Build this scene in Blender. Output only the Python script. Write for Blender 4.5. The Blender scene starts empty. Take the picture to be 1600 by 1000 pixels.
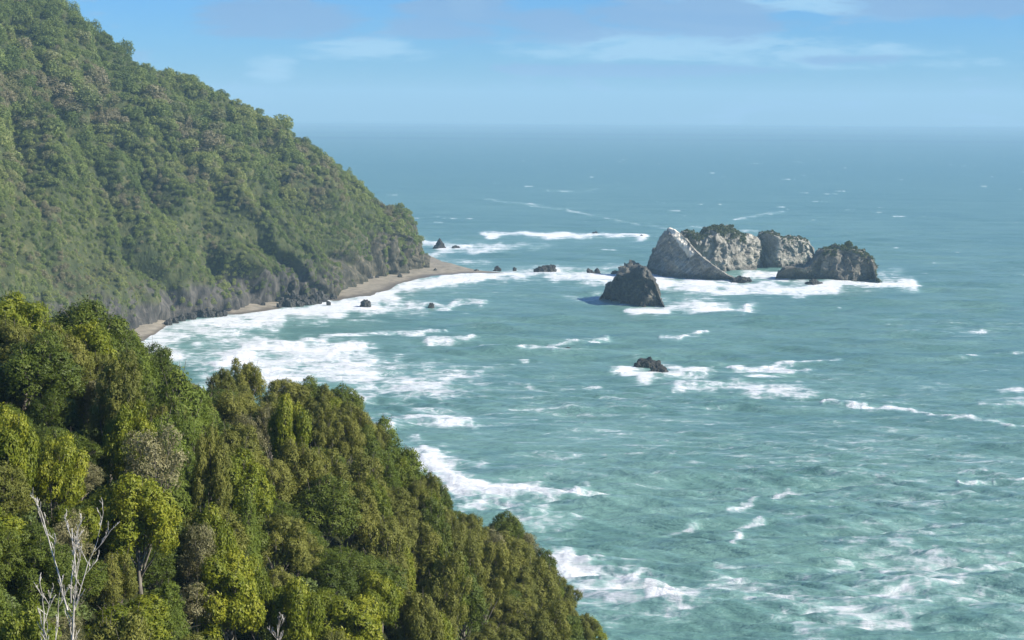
import bpy, math, random
import numpy as np
from mathutils import Matrix, Vector

# ------------------------------------------------------------------ camera
scene = bpy.context.scene
COL = scene.collection
W_PX, H_PX, FPX = 1600.0, 1000.0, 2462.0
CAM = np.array([0.0, 0.0, 110.0])
EYE = 174.0                                   # pixel row of eye level at the middle of the photo
PITCH, ROLL = math.atan((500 - EYE) / FPX), math.radians(0.36)
F_ = np.array([0, math.cos(PITCH), -math.sin(PITCH)])
U0 = np.array([0, math.sin(PITCH), math.cos(PITCH)])
R0 = np.array([1.0, 0, 0])
R_ = R0 * math.cos(ROLL) + U0 * math.sin(ROLL)
U_ = U0 * math.cos(ROLL) - R0 * math.sin(ROLL)
cam_d = bpy.data.cameras.new('camera')
cam = bpy.data.objects.new('camera', cam_d)
COL.objects.link(cam)
cam_d.sensor_width = 36.0
cam_d.lens = FPX / W_PX * 36.0
cam_d.clip_start, cam_d.clip_end = 1.0, 120000.0
m = Matrix.Identity(4)
for i in range(3):
    m[i][0], m[i][1], m[i][2], m[i][3] = R_[i], U_[i], -F_[i], CAM[i]
cam.matrix_world = m
scene.camera = cam

# ------------------------------------------------------------------ sun, sky, exposure
SUN_EL, SUN_AZ = math.radians(33), math.radians(11)      # azimuth: degrees behind the camera's right hand
SUN_DIR = np.array([math.cos(SUN_EL) * math.cos(SUN_AZ), -math.cos(SUN_EL) * math.sin(SUN_AZ), math.sin(SUN_EL)])
sd = bpy.data.lights.new('sun', 'SUN')
sd.energy, sd.angle, sd.color = 4.7, math.radians(0.55), (1.0, 0.93, 0.80)
sun = bpy.data.objects.new('sun', sd)
COL.objects.link(sun)
sun.rotation_euler = Vector(SUN_DIR).to_track_quat('Z', 'Y').to_euler()
sun.location = (400, -200, 500)

vs = scene.view_settings
scene.display_settings.display_device = 'sRGB'
vs.view_transform, vs.look, vs.exposure, vs.gamma = 'Standard', 'None', 1.02, 1.0
vs.use_curve_mapping = False
cy = scene.cycles
cy.max_bounces, cy.diffuse_bounces, cy.glossy_bounces, cy.transmission_bounces, cy.volume_bounces = 4, 2, 2, 2, 0
cy.use_denoising = True
try:
    cy.denoiser = 'OPENIMAGEDENOISE'
except Exception:
    pass


class NT:
    """small node-tree writer"""
    def __init__(self, tree):
        self.t = tree
        tree.nodes.clear()

    def n(self, kind, **kw):
        nd = self.t.nodes.new(kind)
        for k, v in kw.items():
            setattr(nd, k, v)
        return nd

    def put(self, sock, v):
        if hasattr(v, 'is_output'):
            self.t.links.new(v, sock)
        elif v is not None:
            sock.default_value = v

    def math(self, op, a, b=None, c=None, clamp=False):
        nd = self.n('ShaderNodeMath', operation=op, use_clamp=clamp)
        for s, v in zip(nd.inputs, (a, b, c)):
            self.put(s, v)
        return nd.outputs[0]

    def vmath(self, op, a, b=None):
        nd = self.n('ShaderNodeVectorMath', operation=op)
        self.put(nd.inputs[0], a)
        if b is not None:
            self.put(nd.inputs[3 if op == 'SCALE' else 1], b)
        return nd.outputs[0]

    def mix(self, f, a, b, blend='MIX'):
        nd = self.n('ShaderNodeMix', data_type='RGBA', blend_type=blend)
        self.put(nd.inputs[0], f)
        self.put(nd.inputs[6], a if hasattr(a, 'is_output') else (*a, 1)[:4])
        self.put(nd.inputs[7], b if hasattr(b, 'is_output') else (*b, 1)[:4])
        return nd.outputs[2]

    def noise(self, vec, scale, detail=5, rough=0.55, dist=0.0):
        nd = self.n('ShaderNodeTexNoise')
        self.put(nd.inputs['Vector'], vec)
        nd.inputs['Scale'].default_value = scale
        nd.inputs['Detail'].default_value = detail
        nd.inputs['Roughness'].default_value = rough
        nd.inputs['Distortion'].default_value = dist
        return nd.outputs['Fac']

    def ss(self, v, lo, hi):
        nd = self.n('ShaderNodeMapRange', interpolation_type='SMOOTHSTEP')
        self.put(nd.inputs[0], v)
        self.put(nd.inputs[1], lo)
        self.put(nd.inputs[2], hi)
        return nd.outputs[0]

    def ramp(self, f, stops):
        nd = self.n('ShaderNodeValToRGB')
        e = nd.color_ramp.elements
        while len(e) < len(stops):
            e.new(0.5)
        for el, (p, c) in zip(e, stops):
            el.position, el.color = p, (*c, 1)
        self.put(nd.inputs[0], f)
        return nd.outputs[0]

    def attr(self, name, kind='GEOMETRY'):
        return self.n('ShaderNodeAttribute', attribute_name=name, attribute_type=kind).outputs['Fac']

    def sep(self, v):
        nd = self.n('ShaderNodeSeparateXYZ')
        self.put(nd.inputs[0], v)
        return nd.outputs

    def comb(self, x, y, z):
        nd = self.n('ShaderNodeCombineXYZ')
        for s, v in zip(nd.inputs, (x, y, z)):
            self.put(s, v)
        return nd.outputs[0]


world = bpy.data.worlds.new('World')
scene.world = world
world.use_nodes = True
w = NT(world.node_tree)
sky = w.n('ShaderNodeTexSky', sky_type='NISHITA', sun_disc=False)
sky.sun_elevation = SUN_EL
sky.sun_rotation = math.atan2(SUN_DIR[0], SUN_DIR[1])
sky.altitude = 100
sky.air_density, sky.dust_density, sky.ozone_density = 1.0, 0.35, 3.0
d = w.n('ShaderNodeTexCoord').outputs['Generated']
dx, dy, dz = w.sep(d)
dyy = w.math('MAXIMUM', w.math('ABSOLUTE', dy), 0.05)
cu, cv = w.math('DIVIDE', dx, dyy), w.math('DIVIDE', dz, dyy)
cvec = w.comb(w.math('MULTIPLY', cu, 7.0), w.math('MULTIPLY', cv, 34.0), 0.3)
cn = w.noise(cvec, 1.6, 8, 0.6, 0.6)
cn2 = w.noise(cvec, 5.0, 6, 0.6, 0.3)
csum = w.math('ADD', w.math('MULTIPLY', cn, 1.1), w.math('SUBTRACT', w.math('MULTIPLY', cn2, 0.55), 0.33))


def blob(px, py, rx, ry):
    """a bank of cloud at a bearing and height above the horizon"""
    a = w.math('DIVIDE', w.math('SUBTRACT', cu, (px - 800) / FPX), rx / FPX)
    b = w.math('DIVIDE', w.math('SUBTRACT', cv, (EYE - py) / FPX), ry / FPX)
    q = w.math('ADD', w.math('MULTIPLY', a, a), w.math('MULTIPLY', b, b))
    return w.math('SUBTRACT', 1.0, q, clamp=True)


def blobs(lst):
    r = None
    for a in lst:
        o = blob(*a)
        r = o if r is None else w.math('MAXIMUM', r, o)
    return r


grey = blobs([(720, 25, 130, 60), (860, 45, 120, 40), (1050, 28, 220, 45), (430, 35, 160, 45), (1500, 2, 240, 28), (1000, 110, 260, 14), (1350, 92, 160, 12)])
white = blobs([(1260, 82, 360, 30), (570, 82, 150, 22), (1420, 95, 200, 18), (420, 108, 60, 30), (1180, 5, 300, 24), (730, 12, 40, 40), (1000, 70, 300, 40)])
high = w.ss(cv, 0.07, 0.3)
sk = w.mix(1.0, sky.outputs[0], (0.33, 0.78, 1.44), 'MULTIPLY')
gm = w.math('MULTIPLY', w.ss(w.math('ADD', w.math('MULTIPLY', grey, 0.42), csum), 0.56, 0.82), 0.9)
wm = w.math('MULTIPLY', w.ss(w.math('ADD', w.math('MULTIPLY', white, 0.40), csum), 0.58, 0.88), 0.8)
hm = w.math('MULTIPLY', w.ss(w.noise(w.vmath('MULTIPLY', d, (3.0, 3.0, 8.0)), 1.0, 6, 0.6, 0.4), 0.52, 0.75), high)
sk = w.mix(wm, sk, (4.0, 6.5, 8.6))
sk = w.mix(gm, sk, (2.15, 3.9, 6.6))
sk = w.mix(w.math('MULTIPLY', hm, 0.6), sk, (5.0, 5.6, 6.4))
bg = w.n('ShaderNodeBackground')
w.put(bg.inputs[0], sk)
bg.inputs[1].default_value = 0.052
wo = w.n('ShaderNodeOutputWorld')
w.put(wo.inputs[0], bg.outputs[0])


# ------------------------------------------------------------------ placing by sight line
def at(px, py, depth):
    """the world point on the sight line of photo pixel (px, py) at distance `depth` along Y"""
    px, py, depth = np.broadcast_arrays(np.asarray(px, float), np.asarray(py, float), np.asarray(depth, float))
    v = F_ * FPX + R_ * (px[..., None] - 800) + U_ * (500 - py[..., None])
    return CAM + v * (depth / v[..., 1])[..., None]


def water(px, py, z=0.0):
    px, py = np.broadcast_arrays(np.asarray(px, float), np.asarray(py, float))
    v = F_ * FPX + R_ * (px[..., None] - 800) + U_ * (500 - py[..., None])
    return CAM + v * ((z - CAM[2]) / v[..., 2])[..., None]


def project(P):
    q = np.asarray(P, float) - CAM
    z = q @ F_
    z = np.where(z < 1, 1, z)
    return 800 + (q @ R_) / z * FPX, 500 - (q @ U_) / z * FPX, z


# ------------------------------------------------------------------ numpy noise
def _hash(ix, iy, iz, seed):
    h = (ix.astype(np.int64) * 374761393 + iy.astype(np.int64) * 668265263 + iz.astype(np.int64) * 2147483647 + seed * 974634777) & 0xFFFFFFFF
    h = ((h ^ (h >> 13)) * 1274126177) & 0xFFFFFFFF
    h = ((h ^ (h >> 16)) * 2246822519) & 0xFFFFFFFF
    return ((h ^ (h >> 15)) & 0xFFFFFF) / float(0xFFFFFF)


def vnoise(p, seed=0):
    p = np.asarray(p, float)
    i = np.floor(p)
    f = p - i
    f = f * f * f * (f * (f * 6 - 15) + 10)
    x, y, z = i[..., 0], i[..., 1], i[..., 2]
    r = 0
    for a in (0, 1):
        wx = f[..., 0] if a else 1 - f[..., 0]
        for b in (0, 1):
            wy = f[..., 1] if b else 1 - f[..., 1]
            for c in (0, 1):
                wz = f[..., 2] if c else 1 - f[..., 2]
                r = r + wx * wy * wz * _hash(x + a, y + b, z + c, seed)
    return r * 2 - 1


def fbm(p, octv=4, seed=0, gain=0.5, ridged=False):
    p = np.asarray(p, float)
    s, a, t = 0, 1.0, 0
    for o in range(octv):
        n = vnoise(p * (2.03 ** o) + o * 17.3, seed + o)
        if ridged:
            n = 1 - 2 * np.abs(n)
        s = s + a * n
        t += a
        a *= gain
    return s / t


def facets(p, seed=0):
    """broken planes meeting in sharp edges"""
    p = np.asarray(p, float)
    i = np.floor(p)
    best = np.full(p.shape[:-1], 1e9)
    val = np.zeros(p.shape[:-1])
    for a in (-1, 0, 1):
        for b in (-1, 0, 1):
            for c in (-1, 0, 1):
                x, y, z = i[..., 0] + a, i[..., 1] + b, i[..., 2] + c
                s = np.stack([x + _hash(x, y, z, seed), y + _hash(x, y, z, seed + 1), z + _hash(x, y, z, seed + 2)], -1)
                gq = np.stack([_hash(x, y, z, seed + k) * 2 - 1 for k in (3, 4, 5)], -1)
                d2 = ((p - s) ** 2).sum(-1)
                v = ((p - s) * gq).sum(-1) + (_hash(x, y, z, seed + 6) - 0.5) * 0.7
                up = d2 < best
                best = np.where(up, d2, best)
                val = np.where(up, v, val)
    return val


def v3(x, y, z=0.0):
    return np.stack(np.broadcast_arrays(np.asarray(x, float), np.asarray(y, float), np.asarray(z, float)), -1)


# ------------------------------------------------------------------ mesh writers
def mesh_from(name, V, Q, mats=(), attrs=None, smooth=True, mat_idx=None):
    """Q: (n,4) or (n,3) int array"""
    V = np.asarray(V, np.float32).reshape(-1, 3)
    Q = np.asarray(Q, np.int32)
    k = Q.shape[1]
    me = bpy.data.meshes.new(name)
    me.vertices.add(len(V))
    me.vertices.foreach_set('co', V.ravel())
    me.loops.add(Q.size)
    me.loops.foreach_set('vertex_index', Q.ravel())
    me.polygons.add(len(Q))
    me.polygons.foreach_set('loop_start', np.arange(0, Q.size, k, dtype=np.int32))
    try:
        me.polygons.foreach_set('loop_total', np.full(len(Q), k, np.int32))
    except Exception:
        pass
    me.polygons.foreach_set('use_smooth', np.full(len(Q), smooth, bool))
    for mt in mats:
        me.materials.append(mt)
    if mat_idx is not None:
        me.polygons.foreach_set('material_index', np.asarray(mat_idx, np.int32))
    for an, (dom, arr) in (attrs or {}).items():
        at_ = me.attributes.new(an, 'FLOAT', dom)
        at_.data.foreach_set('value', np.asarray(arr, np.float32).ravel())
    me.update()
    me.validate()
    return me


def grid_quads(nu, nv, off=0):
    i, j = np.meshgrid(np.arange(nu - 1), np.arange(nv - 1), indexing='ij')
    a = (i * nv + j).ravel() + off
    return np.stack([a, a + nv, a + nv + 1, a + 1], 1)


def link(name, me, parent=None, **props):
    o = bpy.data.objects.new(name, me)
    COL.objects.link(o)
    if parent is not None:
        o.parent = parent
    for k, v in props.items():
        o[k] = v
    return o


def thing(name, loc, label, cat, group=None):
    o = bpy.data.objects.new(name, None)
    COL.objects.link(o)
    o.location = loc
    o.empty_display_size = 0.5
    o['label'], o['category'] = label, cat
    if group:
        o['group'] = group
    return o


def grid_normals(P):
    du = np.gradient(P, axis=0)
    dv = np.gradient(P, axis=1)
    n = np.cross(du, dv)
    return n / np.maximum(np.linalg.norm(n, axis=-1, keepdims=True), 1e-9)


def interp_cols(x, pts, k):
    pts = np.asarray(pts, float)
    o = np.argsort(pts[:, 0])
    return np.interp(x, pts[o, 0], pts[o, k])


# ------------------------------------------------------------------ materials
def material(name):
    mt = bpy.data.materials.new(name)
    mt.use_nodes = True
    t = NT(mt.node_tree)
    out = t.n('ShaderNodeOutputMaterial')
    return mt, t, out


def principled(t, out, col, rough=0.8, spec=0.3, normal=None):
    b = t.n('ShaderNodeBsdfPrincipled')
    t.put(b.inputs['Base Color'], col if hasattr(col, 'is_output') else (*col, 1))
    t.put(b.inputs['Roughness'], rough)
    t.put(b.inputs['Specular IOR Level'], spec)
    if normal is not None:
        t.put(b.inputs['Normal'], normal)
    t.put(out.inputs[0], b.outputs[0])
    return b


def bump(t, h, strength, dist):
    b = t.n('ShaderNodeBump')
    b.inputs['Strength'].default_value = strength
    b.inputs['Distance'].default_value = dist
    t.put(b.inputs['Height'], h)
    return b.outputs[0]


def leaf_material(name, dark, mid, light, gloss=0.35, trans=0.35, tone='tone', inst=False):
    mt, t, out = material(name)
    tn = t.attr('tone')
    rnd = t.attr('itone', 'INSTANCER') if inst else t.n('ShaderNodeObjectInfo').outputs['Random']
    col = t.ramp(t.math('ADD', t.math('MULTIPLY', tn, 0.5 if inst else 0.72), t.math('MULTIPLY', rnd, 0.5 if inst else 0.28)), [(0.12, dark), (0.5, mid), (0.88, light)])
    if inst:
        # brownish and greyish individuals among the green
        r2 = t.attr('itone2', 'INSTANCER')
        col = t.mix(t.ss(r2, 0.62, 0.95), col, (0.240, 0.215, 0.135))
    b = t.n('ShaderNodeBsdfPrincipled')
    t.put(b.inputs['Base Color'], col)
    b.inputs['Roughness'].default_value = gloss
    b.inputs['Specular IOR Level'].default_value = 0.2
    tr = t.n('ShaderNodeBsdfTranslucent')
    t.put(tr.inputs[0], t.mix(1.0, col, (1.15, 1.2, 0.5), 'MULTIPLY'))
    ms = t.n('ShaderNodeMixShader')
    ms.inputs[0].default_value = trans
    t.put(ms.inputs[1], b.outputs[0])
    t.put(ms.inputs[2], tr.outputs[0])
    t.put(out.inputs[0], ms.outputs[0])
    return mt


def bark_material(name, a, b_):
    mt, t, out = material(name)
    co = t.n('ShaderNodeTexCoord').outputs['Object']
    n = t.noise(t.vmath('MULTIPLY', co, (1, 1, 0.3)), 6.0, 5, 0.6)
    principled(t, out, t.mix(t.ss(n, 0.35, 0.65), a, b_), 0.85, 0.2, bump(t, n, 0.6, 0.02))
    return mt


M_BARK = bark_material('grey_bark', (0.09, 0.08, 0.065), (0.22, 0.195, 0.16))
M_DEAD = bark_material('bleached_wood', (0.30, 0.28, 0.24), (0.60, 0.56, 0.50))
LEAF = {
    'broad': leaf_material('broadleaf_leaves', (0.072, 0.100, 0.011), (0.160, 0.190, 0.017), (0.300, 0.300, 0.028), 0.5, 0.3),
    'olive': leaf_material('olive_leaves', (0.086, 0.098, 0.018), (0.150, 0.158, 0.030), (0.235, 0.228, 0.050), 0.6, 0.24),
    'conifer': leaf_material('conifer_sprays', (0.072, 0.106, 0.013), (0.112, 0.152, 0.019), (0.160, 0.196, 0.026), 0.6, 0.24),
    'dark': leaf_material('dark_leaves', (0.044, 0.068, 0.010), (0.082, 0.112, 0.014), (0.135, 0.162, 0.022), 0.5, 0.22),
    'twiggy': leaf_material('twiggy_leaves', (0.100, 0.100, 0.040), (0.175, 0.165, 0.075), (0.290, 0.265, 0.140), 0.6, 0.18),
}
M_FAR = leaf_material('headland_leaves', (0.074, 0.110, 0.032), (0.180, 0.226, 0.064), (0.310, 0.325, 0.120), 0.6, 0.32, inst=True)
M_SCRUB = leaf_material('scrub_leaves', (0.030, 0.050, 0.018), (0.055, 0.075, 0.026), (0.10, 0.11, 0.04), 0.55, 0.2)


def rock_material(name, dark, mid, pale, strata=(0.0, 0.8), scale=1.0, wet=3.5, palebias=0.0, vein=None):
    mt, t, out = material(name)
    co = t.n('ShaderNodeTexCoord').outputs['Object']
    rot = t.n('ShaderNodeVectorRotate', rotation_type='Y_AXIS')
    t.put(rot.inputs['Vector'], co)
    rot.inputs['Angle'].default_value = strata[0]
    st = t.vmath('MULTIPLY', rot.outputs[0], (0.12 * scale, 0.12 * scale, 0.55 * scale))
    n1 = t.noise(st, 1.0, 7, 0.62, 0.5)
    n2 = t.noise(co, 0.12 * scale, 6, 0.6, 0.2)
    n3 = t.noise(co, 0.9 * scale, 6, 0.65)
    mixv = t.math('ADD', t.math('ADD', t.math('MULTIPLY', n1, strata[1] * 0.55), t.math('MULTIPLY', n2, 1.0 - strata[1] * 0.55 - 0.2)), t.math('MULTIPLY', n3, 0.2))
    mixv = t.math('ADD', mixv, palebias)
    col = t.ramp(mixv, [(0.36, dark), (0.5, mid), (0.66, pale)])
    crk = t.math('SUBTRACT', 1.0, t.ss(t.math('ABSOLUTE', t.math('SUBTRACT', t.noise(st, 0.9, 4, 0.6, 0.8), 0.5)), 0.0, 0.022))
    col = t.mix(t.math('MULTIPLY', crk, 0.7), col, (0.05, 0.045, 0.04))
    lich = t.noise(co, 0.35 * scale, 5, 0.7)
    col = t.mix(t.math('MULTIPLY', t.ss(lich, 0.58, 0.72), 0.5), col, (0.13, 0.12, 0.06))
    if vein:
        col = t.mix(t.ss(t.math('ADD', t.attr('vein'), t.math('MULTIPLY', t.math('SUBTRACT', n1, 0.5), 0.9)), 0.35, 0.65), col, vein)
    z = t.sep(t.n('ShaderNodeNewGeometry').outputs['Position'])[2]
    wl = t.math('ADD', z, t.math('MULTIPLY', t.math('SUBTRACT', n2, 0.5), -6.0))
    w_ = t.math('SUBTRACT', 1.0, t.ss(wl, wet * 0.5, wet * 1.6))
    col = t.mix(t.math('MULTIPLY', w_, 0.75), col, (0.035, 0.033, 0.028))
    h = t.math('ADD', t.math('MULTIPLY', n1, 0.6), n3)
    rough = t.math('SUBTRACT', 0.9, t.math('MULTIPLY', w_, 0.4))
    principled(t, out, col, rough, 0.3, bump(t, h, 0.9, 0.9 / scale))
    return mt


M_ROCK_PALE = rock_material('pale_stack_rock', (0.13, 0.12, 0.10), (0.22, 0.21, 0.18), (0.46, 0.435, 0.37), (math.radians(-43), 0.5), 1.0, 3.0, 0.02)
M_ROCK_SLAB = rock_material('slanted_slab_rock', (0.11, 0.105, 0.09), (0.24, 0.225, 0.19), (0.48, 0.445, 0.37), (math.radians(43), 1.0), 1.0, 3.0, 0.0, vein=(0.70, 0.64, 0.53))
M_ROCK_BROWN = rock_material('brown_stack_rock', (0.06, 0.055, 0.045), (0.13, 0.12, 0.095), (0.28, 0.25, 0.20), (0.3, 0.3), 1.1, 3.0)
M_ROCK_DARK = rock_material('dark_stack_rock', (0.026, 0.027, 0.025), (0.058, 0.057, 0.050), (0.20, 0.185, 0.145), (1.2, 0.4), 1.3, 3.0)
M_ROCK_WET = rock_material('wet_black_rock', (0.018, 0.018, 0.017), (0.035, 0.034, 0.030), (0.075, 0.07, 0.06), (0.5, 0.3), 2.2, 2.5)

# ------------------------------------------------------------------ foliage shapes
rng = np.random.default_rng(11)


def unit(v):
    return v / np.maximum(np.linalg.norm(v, axis=-1, keepdims=True), 1e-9)


def leaf_quads(P, N, size, aspect, g, droop=None):
    """one bent-diamond leaf per row"""
    n = len(P)
    t = g.normal(size=(n, 3))
    if droop is not None:
        t = t * 0.45 + np.array([0, 0, -1.0]) * droop
    t = unit(t - N * np.sum(t * N, 1, keepdims=True))
    b = np.cross(N, t)
    s = (size * g.uniform(0.6, 1.35, n))[:, None]
    a = P - t * s * aspect
    c = P + t * s * aspect + N * s * 0.15
    e = P + b * s * 0.55 + N * s * 0.12
    f = P - b * s * 0.55 + N * s * 0.12
    V = np.stack([a, e, c, f], 1).reshape(-1, 3)
    Q = np.arange(4 * n).reshape(n, 4)
    return V, Q


def make_lobes(kind, g):
    L = []
    if kind == 'conifer':
        for k in range(20):
            t = (k + 0.5) / 20
            r = (1 - t) ** 0.75
            a = k * 2.399 + g.uniform(-.3, .3)
            L.append((math.cos(a) * r * 1.25, math.sin(a) * r * 1.25, 1.2 + 4.9 * t, 0.95 * (1 - t) + 0.42))
        return np.array(L)
    n, R, zc, Rz, lr = {'broad': (17, 1.95, 3.5, 1.9, (0.6, 1.0)), 'olive': (20, 1.8, 3.5, 2.1, (0.45, 0.85)),
                        'dark': (24, 2.0, 3.7, 2.5, (0.65, 1.05)), 'twiggy': (13, 1.5, 3.3, 1.9, (0.4, 0.75))}[kind]
    for k in range(n):
        u = (k + 0.5) / n
        z = 1 - 1.45 * u
        a = k * 2.399 + g.uniform(-.5, .5)
        q = math.sqrt(max(0, 1 - z * z))
        f = g.uniform(0.72, 1.08)
        L.append((math.cos(a) * q * R * f, math.sin(a) * q * R * f, zc + z * Rz * f, g.uniform(*lr)))
    L.append((0, 0, zc, R * 0.62))
    return np.array(L)


def crown_mesh(kind, seed, n_tuft, per, leaf, aspect, spread, mat, far=False, lobes=None, droop=None):
    g = np.random.default_rng(seed)
    L = make_lobes(kind, g) if lobes is None else lobes
    wgt = L[:, 3] ** 2
    li = g.choice(len(L), n_tuft, p=wgt / wgt.sum())
    dv = g.normal(size=(n_tuft, 3))
    dv[:, 2] += 0.25
    dv = unit(dv)
    C = L[li, :3] + dv * (L[li, 3] * g.uniform(0.72, 1.06, n_tuft))[:, None]
    dist = np.linalg.norm(C[:, None] - L[None, :, :3], axis=2) / L[None, :, 3]
    dist[np.arange(n_tuft), li] = 9
    keep = dist.min(1) > 0.62
    C, dv = C[keep], dv[keep]
    n = len(C)
    tt = g.uniform(0, 1, n)
    k = per
    P = np.repeat(C, k, 0) + g.normal(size=(n * k, 3)) * spread
    N = unit(np.repeat(dv, k, 0) + g.normal(size=(n * k, 3)) * 0.36 + np.array([0, 0, 0.15]))
    V, Q = leaf_quads(P, N, leaf, aspect, g, droop)
    lob = g.uniform(0, 1, len(L))[li][keep]
    tone = np.clip(np.repeat(lob * 0.35 + tt * 0.4, k) + g.uniform(0, 0.25, n * k), 0, 1)
    me = mesh_from(kind + '_crown', V, Q, (mat,), {'tone': ('FACE', tone)}, smooth=False)
    return me, L


def tube(pts, rad, sides=6):
    pts = np.asarray(pts, float)
    rad = np.asarray(rad, float)
    n = len(pts)
    tan = unit(np.gradient(pts, axis=0))
    ref = np.array([0.31, 0.95, 0.07])
    a = unit(np.cross(tan, ref))
    b = np.cross(tan, a)
    th = np.linspace(0, 2 * math.pi, sides, endpoint=False)
    ring = pts[:, None] + (a[:, None] * np.cos(th)[None, :, None] + b[:, None] * np.sin(th)[None, :, None]) * rad[:, None, None]
    V = ring.reshape(-1, 3)
    i, j = np.meshgrid(np.arange(n - 1), np.arange(sides), indexing='ij')
    j2 = (j + 1) % sides
    Q = np.stack([i * sides + j, i * sides + j2, (i + 1) * sides + j2, (i + 1) * sides + j], -1).reshape(-1, 4)
    return V, Q


class Acc:
    def __init__(self):
        self.V, self.Q, self.n = [], [], 0

    def add(self, V, Q):
        self.V.append(V)
        self.Q.append(Q + self.n)
        self.n += len(V)

    def mesh(self, name, mats, smooth=True):
        return mesh_from(name, np.concatenate(self.V), np.concatenate(self.Q), mats, smooth=smooth)


def trunk_mesh(L, seed, mat, thick=0.13):
    g = np.random.default_rng(seed)
    A = Acc()
    zc = L[:, 2].mean()
    base = np.array([0, 0, -0.6])
    top = np.array([g.uniform(-.3, .3), g.uniform(-.3, .3), L[:, 2].max() - 0.6])
    k = np.linspace(0, 1, 8)[:, None]
    path = base + (top - base) * k + np.sin(k * 3.0) * np.array([g.uniform(-.3, .3), g.uniform(-.3, .3), 0])
    A.add(*tube(path, thick * (1 - 0.8 * k[:, 0])))
    for c in L:
        s = g.uniform(0.15, 0.55)
        p0 = base + (top - base) * s + np.sin(s * 3.0) * 0
        p1 = c[:3] * np.array([1, 1, 1]) + np.array([0, 0, c[3] * 0.3])
        q = np.linspace(0, 1, 5)[:, None]
        mid = p0 + (p1 - p0) * q + np.array([0, 0, 1]) * (np.sin(q * math.pi) * -0.25) + g.normal(size=(5, 3)) * 0.05
        A.add(*tube(mid, thick * 0.42 * (1 - 0.75 * q[:, 0]), 5))
        for _ in range(3):
            e = p1 + g.normal(size=3) * c[3] * 0.55 + np.array([0, 0, 0.3])
            A.add(*tube([mid[3], (mid[3] + e) / 2 + g.normal(size=3) * 0.05, e], [thick * 0.16, thick * 0.11, thick * 0.04], 4))
    return A.mesh('trunk', (mat,))


SPEC = {  # tufts, leaves per tuft, leaf half-size, aspect, tuft spread, droop
    'broad': (2300, 11, 0.078, 1.3, 0.10, None),
    'olive': (2300, 12, 0.055, 1.5, 0.085, None),
    'conifer': (3000, 11, 0.052, 1.7, 0.085, 0.3),
    'dark': (3400, 10, 0.064, 1.3, 0.09, None),
    'twiggy': (800, 9, 0.055, 1.6, 0.11, None),
}
VARIANTS = {}
for ki, (kind, sp) in enumerate(SPEC.items()):
    VARIANTS[kind] = []
    for v in range(5 if kind in ('broad', 'olive') else 3):
        cm, L = crown_mesh(kind, 100 * ki + v + 5, sp[0], sp[1], sp[2], sp[3], sp[4], LEAF[kind], droop=sp[5])
        tm = trunk_mesh(L, 900 + 10 * ki + v, M_BARK, 0.16 if kind != 'twiggy' else 0.11)
        VARIANTS[kind].append((cm, tm))

PROTO = bpy.data.collections.new('foliage_shapes')       # never linked: only the shapes that stuff is scattered from
for v in range(8):
    g = np.random.default_rng(500 + v)
    kind = ('broad', 'dark', 'olive', 'broad', 'conifer', 'olive', 'dark', 'twiggy')[v]
    cm, _ = crown_mesh(kind, 640 + v, 460 if kind != 'twiggy' else 240, 3, 0.215, 1.15, 0.16, M_FAR)
    o = bpy.data.objects.new('canopy_%02d' % v, cm)
    PROTO.objects.link(o)


def scatter(name, pts, scale, zs, rotz, idx, tone, tone2, tilt=None):
    me = bpy.data.meshes.new(name)
    pts = np.asarray(pts, np.float32)
    n = len(pts)
    me.vertices.add(n)
    me.vertices.foreach_set('co', pts.ravel())
    for nm, arr in (('scl', scale), ('zscl', zs), ('rotz', rotz), ('itone', tone), ('itone2', tone2)):
        a = me.attributes.new(nm, 'FLOAT', 'POINT')
        a.data.foreach_set('value', np.asarray(arr, np.float32))
    a = me.attributes.new('idx', 'INT', 'POINT')
    a.data.foreach_set('value', np.asarray(idx, np.int32))
    me.materials.append(M_FAR)
    o = link(name, me)
    ng = bpy.data.node_groups.new(name + '_scatter', 'GeometryNodeTree')
    ng.interface.new_socket('Geometry', in_out='INPUT', socket_type='NodeSocketGeometry')
    ng.interface.new_socket('Geometry', in_out='OUTPUT', socket_type='NodeSocketGeometry')
    gi, go = ng.nodes.new('NodeGroupInput'), ng.nodes.new('NodeGroupOutput')
    ci = ng.nodes.new('GeometryNodeCollectionInfo')
    ci.inputs[0].default_value = PROTO
    ci.inputs[1].default_value = True
    ci.inputs[2].default_value = True
    ip = ng.nodes.new('GeometryNodeInstanceOnPoints')

    def na(nm, ty='FLOAT'):
        q = ng.nodes.new('GeometryNodeInputNamedAttribute')
        q.data_type = ty
        q.inputs[0].default_value = nm
        return q.outputs[0]
    L = ng.links.new
    cr = ng.nodes.new('ShaderNodeCombineXYZ')
    L(na('rotz'), cr.inputs[2])
    cs = ng.nodes.new('ShaderNodeCombineXYZ')
    s = na('scl')
    L(s, cs.inputs[0]); L(s, cs.inputs[1]); L(na('zscl'), cs.inputs[2])
    L(gi.outputs[0], ip.inputs['Points'])
    L(ci.outputs[0], ip.inputs['Instance'])
    ip.inputs['Pick Instance'].default_value = True
    L(na('idx', 'INT'), ip.inputs['Instance Index'])
    L(cr.outputs[0], ip.inputs['Rotation'])
    L(cs.outputs[0], ip.inputs['Scale'])
    L(ip.outputs[0], go.inputs[0])
    md = o.modifiers.new('scatter', 'NODES')
    md.node_group = ng
    return o


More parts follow.
